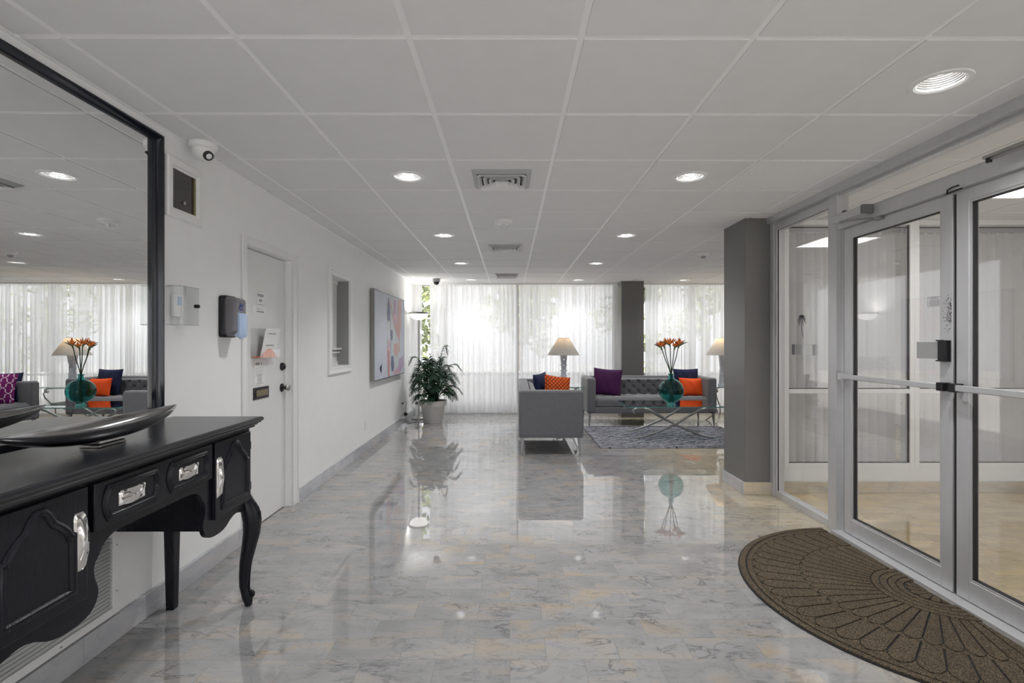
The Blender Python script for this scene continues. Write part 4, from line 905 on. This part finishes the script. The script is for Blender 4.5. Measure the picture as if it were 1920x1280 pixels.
# dome cameras
c1 = thing('security_camera', 'white turret security camera where the ceiling meets the left wall', 'security camera', (-1.66, 2.80, CEIL))
link('mount_base', MB().lathe([(.070, 0), (.070, -.018), (.066, -.026), (.058, -.032)], n=36), M['white'], parent=c1, smooth=40)
R_ = [(.058, -.030)]+[(.056*math.cos(a), -.035-.060*math.sin(a)) for a in [PI/2*k/10 for k in range(10)]]+[(.001, -.095)]
link('camera_ball', MB().lathe(R_, n=32), M['white'], parent=c1, smooth=60)
dv = Vector((.72, -.38, -.58)).normalized(); ce = Vector((0, 0, -.04))
link('lens_ring', MB().tube([ce+dv*.048, ce+dv*.060, ce+dv*.062], [.026, .026, .022], 24), M['black'], parent=c1, smooth=40)
link('lens', MB().tube([ce+dv*.060, ce+dv*.0645], [.018, .012], 20), M['ventw'], parent=c1, smooth=40)
c2 = thing('security_camera', 'small white dome camera with black lens under the ceiling above the tall floor lamp', 'security camera', (-1.24, 8.70, CEIL))
link('mount_base', MB().lathe([(.066, 0), (.066, -.04), (.058, -.052)], n=32), M['ventgrey'], parent=c2, smooth=40)
link('camera_ball', MB().lathe([(.050, -.05)]+[(.048*math.cos(a), -.055-.052*math.sin(a)) for a in [PI/2*k/8 for k in range(8)]]+[(.001, -.107)], n=28), M['black'], parent=c2, smooth=60)
# ================================================================ LOUNGE
def tuft(u, v, a, b, A):
    p = PI*(u/a+v/b)/2; q = PI*(u/a-v/b)/2; s1, s2 = abs(math.sin(p)), abs(math.sin(q))
    return A*(.22*(s1*s2)**.4+.82*(1-math.exp(-(s1*s1+s2*s2)/.35)))
M['legmetal'] = mat('dull_steel_leg', (.26, .26, .265), .35, metal=.8)
def make_sofa(L_=2.03, D_=.75, H_=.755):
    root = thing('sofa', 'x', 'sofa', (0, 0, 0), group='grey tufted sofas round the rug')
    th_ = .135; z0 = .205
    def rb(name, *b, bev=.02, parent=root, m='sofa', seg=3):
        return link(name, MB().box(*b), M[m], parent=parent, bevel=bev, seg=seg)
    rb('base', -L_/2+.002, L_/2-.002, .004, D_-.004, z0, .30, bev=.012)
    for s_ in (-1, 1):
        a, b = sorted((s_*L_/2, s_*(L_/2-th_))); ar = rb('armrest', a, b, 0, D_, z0+.001, H_, bev=.028)
        # piping round the front panel of the arm
        P = [(a+.012, z0+.02), (b-.012, z0+.02), (b-.012, H_-.03), (a+.012, H_-.03)]
        link('piping', MB().tube([(x, .001, z) for x, z in P], .004, 6, closed=True), M['sofa'], parent=ar, smooth=60)
    x0, x1 = -L_/2+th_+.001, L_/2-th_-.001
    rb('backrest', x0, x1, D_-.14, D_, .30, H_-.004, bev=.028)
    w_ = x1-x0; h_ = H_-.03-.44
    ca = w_/21; cb = .082
    mb = MB()
    def fb(u, v):
        X = x0+w_*u; Z = .44+h_*v; e = min(1, min(u, 1-u)*w_/.03, (1-v)*h_/.03+.05)
        return (X, D_-.14-.035*e**.5-tuft((u-.5)*w_, (v-.5)*h_, ca, cb, .050)*e, Z)
    mb.grid(fb, 252, 56)
    link('tufted_back', mb, M['sofa'], parent=root, smooth=80)
    sd_ = D_-.175; mb = MB()
    rb('seat_cushion', x0, x1, .012, D_-.145, .301, .405, bev=.02)
    def fs(u, v):
        X = x0+w_*u; Y = .014+sd_*v; e = min(1, min(u, 1-u)*w_/.03, v*sd_/.045+.0, 1)
        return (X, Y, .40+.028*max(0, e)**.5+tuft((u-.5)*w_, (v-.5)*sd_, ca, .10, .032)*e)
    mb.grid(fs, 252, 70)
    link('tufted_seat', mb, M['sofa'], parent=root, smooth=80)
    for sx in (-1, 1):
        for yy in (.045, D_-.045):
            x = sx*(L_/2-.045); dy = -.012 if yy < .3 else .012
            mb = MB().rings([[(x+r*cx_+sx*o_, yy+r*cy_+(dy if z == 0 else 0), z) for cx_, cy_ in ((-1,-1),(1,-1),(1,1),(-1,1))] for r, z, o_ in ((.008, 0, .012), (.019, z0, 0))])
            link('leg', mb, M['legmetal'], parent=root, bevel=.002)
    return root
s0 = make_sofa(); s0.location = (2.225, 8.05, 0)
s0['label'] = 'grey tufted sofa facing the camera in front of the far pillar'
s1 = copy_tree(s0); s1.location = (.865, 6.985, 0); s1.rotation_euler = (0, 0, PI/2-math.radians(.8))
s1['label'] = 'grey tufted sofa seen end-on, its plain arm towards the camera'
s2_ = copy_tree(s0); s2_.location = (3.24, 6.60, 0); s2_.rotation_euler = (0, 0, -PI/2)
s2_['label'] = 'grey tufted sofa seen only in the mirror, with the purple lattice cushion'
def pillow(name, w_, h_, t_, m_, loc, rot, label, group='sofa cushions'):
    o = thing(name, label, 'cushion', loc, rot=rot, group=group)
    mb = MB(); n = 22
    for sg in (-1, 1):
        def f(u, v, sg=sg):
            a, b = 2*u-1, 2*v-1; a = math.copysign(abs(a)**.8, a); b = math.copysign(abs(b)**.8, b)
            x = w_/2*a*(1-.07*(1-b*b)); z = h_/2+h_/2*b*(1-.07*(1-a*a))
            y = sg*t_/2*((1-a*a)*(1-b*b))**.42*(1+.06*math.sin(9*a+4*b)*(1-a*a))
            if sg < 0: return (x, y, z)
            return (x, y, z)
        mb.grid(f, n, n)
    c = link('cover', mb, m_, parent=o, smooth=80)
    P = []
    for k in range(48):
        t = k/12; i = int(t) % 4; q = (t % 1)*2-1
        a, b = [(q, -1), (1, q), (-q, 1), (-1, -q)][i]
        P.append((w_/2*a*(1-.07*(1-b*b)), 0, h_/2+h_/2*b*(1-.07*(1-a*a))))
    link('seam', MB().tube(P, .004, 6, closed=True), m_, parent=o, smooth=80)
    return o
R = math.radians
# cushions on the facing sofa (seat top about .46, back surface y = 8.59)
pillow('cushion', .46, .44, .15, M['purple'], (1.555, 8.34, .455), (R(-14), R(4), R(-14)), 'plain dark purple cushion at the left end of the facing sofa')
pillow('cushion', .43, .43, .14, M['navy'], (2.925, 8.47, .455), (R(-12), R(0), R(6)), 'navy cushion behind the orange one at the right end of the facing sofa')
pillow('cushion', .40, .29, .13, M['orange'], (2.93, 8.30, .452), (R(-12), R(2), R(8)), 'plain bright orange cushion at the right end of the facing sofa')
# on the end-on sofa
pillow('cushion', .42, .42, .14, M['navy'], (.50, 7.46, .452), (R(-10), R(-3), R(62)), 'navy cushion on the end-on sofa behind the woven orange one')
pillow('cushion', .40, .40, .13, M['orangeweave'], (.665, 7.26, .452), (R(-16), R(8), R(18)), 'orange woven-pattern cushion on the end-on sofa')
# on the third sofa
pillow('cushion', .46, .43, .14, M['navy'], (3.62, 7.42, .452), (R(-10), 0, R(-20)), 'navy cushion behind the purple lattice one, seen in the mirror')
pillow('cushion', .48, .44, .15, M['lattice'], (3.56, 7.22, .452), (R(-14), R(-3), R(-30)), 'purple cushion with white lattice pattern, seen in the mirror')
# rug
mb = MB().box(1.12, 3.26, 6.38, 8.03, .0005, .012)
tag(link('rug', mb, M['rug'], bevel=.004), 'dark grey streaky woven rug under the glass coffee table', 'rug')
# coffee table
tb = thing('coffee_table', 'glass coffee table with crossed curved metal legs on the rug', 'coffee table', (2.225, 7.235, .012)); Wd = tb.location
g = link('glass_top', MB().box(1.585, 2.865, 6.86, 7.61, .442, .456), M['glasstable'], parent=tb, world=Wd)
mb = MB().box(1.583, 2.867, 6.858, 6.8595, .4425, .4555).box(1.583, 2.867, 7.6105, 7.612, .4425, .4555).box(1.583, 1.5845, 6.86, 7.61, .4425, .4555).box(2.8655, 2.867, 6.86, 7.61, .4425, .4555)
e_ = link('glass_edge', mb, M['glassedge'], parent=g); e_.data.transform(Matrix.Translation(-Wd))
def xframe(y):
    mb = MB()
    for s_ in (-1, 1):
        c = 2.235
        P = [(c-s_*.545, y, .352), (c-s_*.562, y, .362), (c-s_*.575, y, .382), (c-s_*.562, y, .405), (c-s_*.52, y, .422), (c-s_*.44, y, .425), (c-s_*.34, y, .398), (c-s_*.22, y, .335), (c-s_*.10, y, .262), (c, y, .205), (c+s_*.12, y, .150), (c+s_*.24, y, .100), (c+s_*.36, y, .058), (c+s_*.46, y, .032), (c+s_*.53, y, .022)]
        P = [tuple(q) for q in P]
        r = [.010, .011, .012, .012, .013, .014, .015, .016, .017, .018, .016, .015, .013, .012, .009]
        mb.tube(P, [(q, q*.9) for q in r], 10)
    return link('crossed_legs', mb, M['steel'], parent=tb, world=Wd, smooth=60)
xframe(6.97); xframe(7.50)
mb = MB()
for xx in (2.235-.45, 2.235+.45): mb.tube([(xx, 6.97, .428), (xx, 7.50, .428)], .008, 8)
mb.tube([(2.235, 6.97, .205), (2.235, 7.50, .205)], .010, 8)
link('stretcher', mb, M['steel'], parent=tb, world=Wd, smooth=60)
# vase and flowers
vs_ = thing('vase', 'round teal glass vase on the coffee table', 'vase', (2.215, 7.08, .457))
rr = .170; cz_ = .028+rr*.98
outer = [(.001, 0), (.062, 0), (.066, .004), (.050, .018), (.052, .030)]
for k in range(2, 19):
    a = -PI/2+PI*k/20; r_ = rr*math.cos(a)
    if a < PI/2*.82 and r_ > .05: outer.append((r_, cz_+rr*.97*math.sin(a)))
top = outer[-1]
outer += [(.040, top[1]+.012), (.031, top[1]+.024), (.030, top[1]+.060), (.044, top[1]+.068), (.044, top[1]+.073)]
inner = [(r_-.005, z) for r_, z in outer if z > .03][::-1]; inner[0] = (.039, top[1]+.073)
inner.append((.001, .034))
link('vase_body', MB().lathe(outer+inner, n=48), M['vase'], parent=vs_, smooth=60)
neck = top[1]+.05
fl_ = [((-.135, -.02, .80), -1, .9), ((-.075, .05, .82), -1, 1.), ((.0, .03, .835), -1, 1.15), ((.10, -.01, .825), 1, 1.05), ((.065, .06, .80), 1, .8)]
names_f = ['leftmost orange bird-of-paradise flower in the teal vase', 'dark bird-of-paradise flower just left of the centre bloom', 'tall central orange bird-of-paradise bloom in the teal vase', 'rightmost orange bird-of-paradise flower in the teal vase', 'small bird-of-paradise flower behind the right-hand bloom']
for k, ((dx, dy, dz), sg, sc_) in enumerate(fl_):
    o = thing('bird_of_paradise', names_f[k], 'flower', (2.215, 7.08, .497), group='flowers in the teal vase')
    bx = -dx*.25; by = dy*.2
    P = [(bx, by, 0), (bx*.6, by*.6, .2), (dx*.02, dy*.05, neck-.03), (dx*.30, dy*.3, neck+.09), (dx*.68, dy*.7, neck+.20), (dx*.9, dy*.9, dz-.10-.04*0), (dx, dy, dz-.055)]
    # smooth the stalk
    PP = [Vector(p) for p in P]
    for _ in range(2):
        Q = [PP[0]]
        for a, b in zip(PP, PP[1:]): Q += [a.lerp(b, .25), a.lerp(b, .75)]
        Q.append(PP[-1]); PP = Q
    link('stalk', MB().tube(PP, .006, 8), M['stem'], parent=o, smooth=60)
    tip = PP[-1]
    mb = MB(); S = sg if k != 2 else -1
    mb.tube([tip-Vector((0, 0, .035)), tip+Vector((S*.005, 0, 0)), tip+Vector((S*.035, 0, .018)), tip+Vector((S*.08, 0, .038)), tip+Vector((S*.125*sc_, 0, .05))], [.007, (.013, .010), (.013, .009), (.008, .006), .001], 8)
    link('bract', mb, M['sheath'], parent=o, smooth=60)
    rnd = random.Random(k)
    for j in range(7):
        a = R(90-S*(-52+j*17)+rnd.uniform(-5, 5)); ln = (.085+rnd.uniform(-.015, .025))*sc_
        d = Vector((math.cos(a)*1., rnd.uniform(-.35, .35), math.sin(a))).normalized(); b0 = tip+Vector((S*.012, 0, .008))
        mb = MB().tube([b0, b0+d*ln*.35, b0+d*ln*.7, b0+d*ln], [.004, (.012, .006), (.009, .004), .0008], 6)
        link('petal', mb, M['orangeflower'] if (j+k) % 3 else M['redflower'], parent=o, smooth=60)
# end tables with scroll legs
def end_table(x, y, label, copyof=None):
    o = thing('end_table', label, 'side table', (x, y, 0), group='glass end tables under the shaded lamps')
    if copyof:
        for ch in copyof.children:
            c = ch.copy(); sc.collection.objects.link(c); c.parent = o
            for g_ in ch.children: d = g_.copy(); sc.collection.objects.link(d); d.parent = c
        return o
    g_ = link('glass_top', MB().box(-.29, .29, -.27, .27, .588, .600), M['glasstable'], parent=o)
    link('glass_edge', MB().box(-.292, .292, -.272, -.2705, .5885, .5995).box(-.292, .292, .2705, .272, .5885, .5995).box(-.292, -.2905, -.27, .27, .5885, .5995).box(.2905, .292, -.27, .27, .5885, .5995), M['glassedge'], parent=g_)
    for sx, sy in ((-1,-1),(1,-1),(1,1),(-1,1)):
        P = [(.16, .575), (.20, .572), (.225, .55), (.22, .525), (.20, .51), (.185, .53), (.20, .575-.03), (.235, .50), (.22, .43), (.17, .34), (.13, .25), (.125, .17), (.155, .09), (.20, .03), (.235, .008)]
        mb = MB().tube([(sx*a, sy*a*.92, b) for a, b in P], [.010]*len(P), 8); link('leg', mb, M['steel'], parent=o, smooth=60)
    mb = MB().tube([(-.13, -.12, .25), (.13, .12, .25)], .007, 8).tube([(.13, -.12, .25), (-.13, .12, .25)], .007, 8).tube([(-.17, -.156, .58), (.17, -.156, .58), (.17, .156, .58), (-.17, .156, .58)], .008, 8, closed=True)
    link('stretcher', mb, M['steel'], parent=o, smooth=60)
    return o
et = end_table(.90, 8.50, 'glass end table with scrolled legs in the corner between two sofas')
end_table(3.56, 8.52, 'glass end table with scrolled legs right of the facing sofa', et)
# shaded lamps
def table_lamp(x, y, label, copyof=None):
    o = thing('table_lamp', label, 'lamp', (x, y, .601), group='table lamps with cone shades')
    if copyof:
        for ch in copyof.children: c = ch.copy(); sc.collection.objects.link(c); c.parent = o
    else:
        mb = MB(); prf = [(.062, 0), (.062, .012), (.055, .018), (.052, .03), (.046, .10), (.040, .20), (.0385, .28), (.041, .36), (.049, .44), (.056, .50), (.056, .512), (.04, .515)]
        def sq(a, z):
            return [(a*cx_, a*cy_, z) for cx_, cy_ in ((-1,-.8),(-.8,-1),(.8,-1),(1,-.8),(1,.8),(.8,1),(-.8,1),(-1,.8))]
        mb.rings([sq(a, z) for a, z in prf]); link('lamp_base', mb, M['ceramic'], parent=o, smooth=35)
        mb = MB()
        for z in (.07, .16, .25, .34, .43):
            for (cx_, cy_) in ((0, -1), (-1, 0), (1, 0), (0, 1)):
                wd = .044; mb.lathe([(.011, -.004), (.014, 0), (.011, .004)], (cx_*wd, cy_*wd, z), 10) if False else mb.tube([(cx_*(wd-.006), cy_*(wd-.006), z), (cx_*(wd+.012), cy_*(wd+.012), z)], [.012, .009], 8)
        link('studs', mb, M['chrome'], parent=o, smooth=60)
        link('lamp_neck', MB().tube([(0, 0, .51), (0, 0, .70)], .008, 8), M['steel'], parent=o, smooth=60)
        link('bulb', MB().lathe([(.012, .60), (.028, .63), (.03, .66), (.018, .69), (.001, .695)], n=16), M['emitw'], parent=o, smooth=60)
        link('lamp_shade', MB().lathe([(.262, .505), (.095, .782)], n=48, cap=False), M['shade'], parent=o, smooth=60)
        mb = MB()
        for rr_, zz in ((.262, .505), (.095, .782)): mb.tube([(rr_*math.cos(a), rr_*math.sin(a), zz) for a in [2*PI*k/48 for k in range(48)]], .0025, 6, closed=True)
        for k in range(3): a = 2*PI*k/3; mb.tube([(0, 0, .70), (.095*math.cos(a), .095*math.sin(a), .782)], .0015, 6)
        link('shade_ring', mb, M['ventgrey'], parent=o, smooth=60)
    lamp('table_lamp_glow', 'POINT', (0, 0, .715), 1.5, (1, .68, .36), parent=o, shadow_soft_size=.03)
    return o
M['emitw'] = mat('warm_bulb', (1, .8, .5), emit=(1, .75, .45), estr=4)
tl = table_lamp(.885, 8.50, 'cone-shaded lamp on a studded pale column behind the end-on sofa')
table_lamp(3.53, 8.54, 'cone-shaded lamp on a studded pale column right of the facing sofa, cut by the pillar', tl)
# torchiere
fp = thing('floor_lamp', 'tall brushed metal torchiere floor lamp with a lit glass bowl behind the palm', 'floor lamp', (-1.565, 8.88, 0))
link('base', MB().lathe([(.125, 0), (.125, .010), (.118, .018), (.06, .026), (.018, .034)], n=40), M['steel'], parent=fp, smooth=40)
link('pole', MB().tube([(0, 0, .03), (0, 0, 1.30), (0, 0, 1.71)], [.011, .011, .014], 14), M['steel'], parent=fp, smooth=60)
link('pole_sleeve', MB().tube([(0, 0, .92), (0, 0, 1.70)], .016, 14), M['steel'], parent=fp, smooth=60)
bp_ = link('lamp_bowl', MB().lathe([(.03, 1.700), (.08, 1.712), (.13, 1.745), (.158, 1.80), (.154, 1.80), (.126, 1.75), (.076, 1.718), (.001, 1.712)], n=40), M['bowlglass'], parent=fp, smooth=60)
link('rim', MB().lathe([(.158, 1.800), (.178, 1.822), (.180, 1.828), (.172, 1.826), (.156, 1.806)], n=40, cap=False), M['steel'], parent=fp, smooth=60)
lamp('torchiere_lamp', 'AREA', (0, 0, 1.79), 3, (1, .97, .92), parent=fp, rot=(PI, 0, 0), shape='DISK', size=.22)
# potted palm
pp = thing('potted_palm', 'bushy parlour palm in a white plastic pot in the far left corner', 'potted plant', (-1.265, 8.50, 0))
link('pot', MB().lathe([(.001, .004), (.148, 0), (.152, .006), (.196, .27), (.200, .275), (.214, .275), (.224, .348), (.224, .362), (.208, .362), (.200, .30), (.001, .30)], n=44), M['pot'], parent=pp, smooth=40)
link('soil', MB().lathe([(.198, .315), (.1, .325), (.001, .33)], n=24, cap=False), M['soil'], parent=pp, smooth=60)
rnd = random.Random(11)
def frond(base, az, reach, top, droop, nl, ll, lw):
    """a curved rib with paired narrow leaflets"""
    mb = MB(); n = 16; pts = []
    for k in range(n+1):
        t = k/n; r_ = reach*(t**1.15); z = base[2]+top*math.sin(min(1, t*1.02)*PI*.62)/math.sin(PI*.62)*1.0 - droop*t**3
        pts.append(Vector((base[0]+math.cos(az)*r_, base[1]+math.sin(az)*r_, z)))
    mb.tube(pts, [.005*(1-.75*k/n)+.001 for k in range(n+1)], 5)
    side = Vector((-math.sin(az), math.cos(az), 0))
    for i in range(nl):
        t = .30+.68*i/(nl-1); f = t*n; k = min(n-1, int(f)); p = pts[k].lerp(pts[k+1], f-k); tg = (pts[k+1]-pts[k]).normalized()
        le = ll*(math.sin(PI*(.18+.72*(t-.3)/.7)))**.8
        for s_ in (-1, 1):
            d = (side*s_*1.0+tg*.75+Vector((0, 0, rnd.uniform(-.35, .05)))).normalized(); up = tg.cross(d).normalized(); wv = d.cross(up).normalized()
            q0 = p; q1 = p+d*le*.4+Vector((0, 0, .006)); q2 = p+d*le*.75-Vector((0, 0, .012)); q3 = p+d*le-Vector((0, 0, .04*le/.15))
            w_ = lw
            mb.add([q0-wv*w_*.3, q0+wv*w_*.3, q1-wv*w_, q1+wv*w_, q2-wv*w_*.8, q2+wv*w_*.8, q3], [(0, 1, 3, 2), (2, 3, 5, 4), (4, 5, 6)])
    return mb
for k in range(52):
    az = k*2.399+rnd.uniform(-.3, .3); lvl = (k % 40)/40
    reach = rnd.uniform(.30, .40)*(1-.30*lvl) if k < 26 else rnd.uniform(.10, .34)
    top = .14+lvl*.66+rnd.uniform(-.05, .05)
    if k == 37: az, reach, top = .35, .20, .90
    if k == 38: az, reach, top = PI*.98, .36, .74
    if k == 39: az, reach, top = .1, .42, .62
    if k >= 40: reach = rnd.uniform(.30, .44); top = .22+.40*rnd.random()
    b = (.05*math.cos(az), .05*math.sin(az), .33)
    m_ = frond(b, az, reach, top, .08+.09*rnd.random(), 17, .17-.02*lvl, .0078)
    link('frond', m_, M['leaf'], parent=pp)
mb = MB()
for k in range(8): a = k*.8; mb.tube([(.03*math.cos(a), .03*math.sin(a), .32), (.045*math.cos(a), .045*math.sin(a), .6+.03*k)], .007, 6)
link('stem', mb, M['stem'], parent=pp, smooth=60)
# small electrical box by the floor in the corner
o = thing('junction_box', 'small grey and white box on the floor in the corner behind the floor lamp', 'box', (-1.67, 9.30, 0))
link('box_body', MB().box(-1.70, -1.63, 9.27, 9.33, 0, .20), M['white'], parent=o, world=o.location, bevel=.004)
link('box_lid', MB().box(-1.702, -1.628, 9.268, 9.332, .20, .25), M['greyplast'], parent=o, world=o.location, bevel=.006)

# ================================================================ HALF-ROUND DOOR MAT
dm = thing('door_mat', 'large half-round brown door mat with a fan shell pattern at the glass doors', 'door mat', (2.0, 2.68, 0)); Wd = dm.location
MXc, MYc, MR = 2.222, 2.68, .945; XE = 2.195
def arcp(r_, a): return (MXc-r_*math.cos(a), MYc+r_*math.sin(a))   # a from -pi/2..pi/2, into the room
N_ = 72
edge = [arcp(MR, -PI/2+PI*k/N_) for k in range(N_+1)]; edge = [(min(x, XE), y) for x, y in edge]
link('rubber_backing', MB().prism(edge, 'z', .0005, .006), M['rubber'], parent=dm, world=Wd)
ZP = .0115
def ringseg(mb, ra, rb_, a0, a1, n=40, z0=.006, z1=ZP):
    R_ = []
    for k in range(n+1):
        a = a0+(a1-a0)*k/n; R_.append([(*arcp(ra, a), z0), (*arcp(rb_, a), z0), (*arcp(rb_, a), z1), (*arcp(ra, a), z1)])
    mb.rings(R_)
AE = PI/2-.035
mb = MB(); ringseg(mb, .905, .938, -AE, AE, 90); ringseg(mb, .868, .897, -AE, AE, 90)
link('border_band', mb, M['matpile'], parent=dm, world=Wd, bevel=.002, seg=1)
def petal(mb, ra, rb_, ac, da, gap, scal, inner_round=True):
    """one rounded petal between radii"""
    P = []; n = 10; g = gap
    def w_(r_): return da-g/r_
    for k in range(6): r_ = ra+(rb_-scal-ra)*k/5; P.append(arcp(r_, ac-w_(r_)))
    for k in range(1, n): t = k/n; a = ac-w_(rb_)+2*w_(rb_)*t; P.append(arcp(rb_-scal+scal*math.sin(PI*t)**.6, a))
    for k in range(5, -1, -1): r_ = ra+(rb_-scal-ra)*k/5; P.append(arcp(r_, ac+w_(r_)))
    P = [(min(x, XE-.004), y) for x, y in P]
    mb.prism(P, 'z', .006, ZP)
NP = 25
def gusset(mb, rb_, ab, da, gap, scal, rout):
    n = 9; P = []
    wk = da-gap/rb_
    for k in range(n+1):
        t = .60+.40*k/n; P.append(arcp(rb_-scal+scal*max(0, math.sin(PI*t))**.6+gap*1.7, ab-da-wk+2*wk*t+(.3*gap/rb_)))
    for k in range(n+1):
        t = .40*k/n; P.append(arcp(rb_-scal+scal*max(0, math.sin(PI*t))**.6+gap*1.7, ab+da-wk+2*wk*t-(.3*gap/rb_)))
    P = [p for p in P]; a1 = ab+da-wk+2*wk*.40; a0 = ab-da-wk+2*wk*.60
    for k in range(6): P.append(arcp(rout, a1+(a0-a1)*k/5))
    mb.prism(P, 'z', .006, ZP-.001)
for k in range(1, 25):
    ab = -AE+2*AE*k/25
    m_ = MB(); gusset(m_, .856, ab, AE/25, .0022, .05, .866); link('petal_gusset', m_, M['matpile'], parent=dm, world=Wd)
for k in range(1, 25):
    ab = -AE+2*AE*k/25
    m_ = MB(); gusset(m_, .612, ab, AE/25, .0022, .035, .6215); link('petal_gusset', m_, M['matpile'], parent=dm, world=Wd)
for k in range(NP):
    ac = -AE+2*AE*(k+.5)/NP; m_ = MB(); petal(m_, .625, .856, ac, AE/NP, .0046, .05)
    link('outer_petal', m_, M['matpile'], parent=dm, world=Wd)
for k in range(NP):
    ac = -AE+2*AE*(k+.5)/NP; m_ = MB(); petal(m_, .285, .612, ac, AE/NP, .0038, .035)
    link('inner_petal', m_, M['matpile'], parent=dm, world=Wd)
mb = MB()
for ra, rb_ in ((.245, .277), (.208, .239), (.172, .202), (.136, .166)): ringseg(mb, ra, rb_, -AE, AE, 50)
link('centre_band', mb, M['matpile'], parent=dm, world=Wd)
for k in range(7):
    ac = -AE+2*AE*(k+.5)/7; m_ = MB(); petal(m_, .036, .128, ac, AE/7, .0022, .02); link('centre_petal', m_, M['matpile'], parent=dm, world=Wd)

# ================================================================ OUTSIDE THE WINDOWS
struct(link('floor_paving', MB().box(-14, 22, YB+.13, 30, -.12, -.02), M['paving'], loc=(0,0,0)), 'pale sunlit paving outside the windows', 'ground')
struct(link('floor_paving', MB().box(-14, 22, -16, YR-.15, -.12, -.02).box(5.32, 22, YR-.15, 4.4, -.12, -.02), M['paving'], loc=(0,0,0)), 'pale paving behind the building', 'ground')
gw = tag(link('garden_wall', MB().box(-9, 15, 12.2, 12.4, -.02, .62), M['white'], bevel=.02), 'low white garden wall outside, faint through the curtains', 'wall')
def tree(x, y, h, r, seed, label, n=2300):
    o = thing('tree', label, 'tree', (x, y, -.02), group='green trees outside the windows')
    rnd = random.Random(seed)
    link('trunk', MB().tube([(0, 0, 0), (.05, .02, h*.3), (-.03, 0, h*.6)], [.13, .10, .05], 10), M['bark'], parent=o, smooth=60)
    mb = MB(); cl = [(rnd.uniform(-r, r)*.8, rnd.uniform(-r, r)*.6, rnd.uniform(.22, .9)*h, rnd.uniform(.3, .55)*r) for _ in range(16)]
    for _ in range(n):
        c = rnd.choice(cl); d = Vector((rnd.gauss(0, 1), rnd.gauss(0, 1), rnd.gauss(0, 1))).normalized()*c[3]*rnd.uniform(.6, 1)
        p = Vector(c[:3])+d; a = Vector((rnd.gauss(0, 1), rnd.gauss(0, 1), rnd.gauss(0, 1))).normalized(); b = a.orthogonal().normalized(); s_ = rnd.uniform(.07, .13)
        mb.add([p-a*s_, p+b*s_*.5, p+a*s_, p-b*s_*.5], [(0, 1, 2, 3)])
    link('foliage', mb, M['treeleaf'], parent=o)
tree(-3.0, 13.6, 4.2, 1.15, 1, 'leafy tree outside the narrow gap beside the left wall', 1500)
tree(.25, 16.0, 4.4, 1.15, 2, 'leafy tree outside the gap between the two long curtains', 1500)
tree(3.0, 13.4, 4.2, 1.0, 3, 'leafy tree outside, just left of the far pillar', 1500)
tree(6.2, 16.4, 4.6, 1.1, 4, 'leafy tree outside the gap right of the far pillar', 1500)
tree(9.6, 15.0, 4.4, 1.2, 5, 'leafy tree outside beyond the right end of the lounge', 1500)
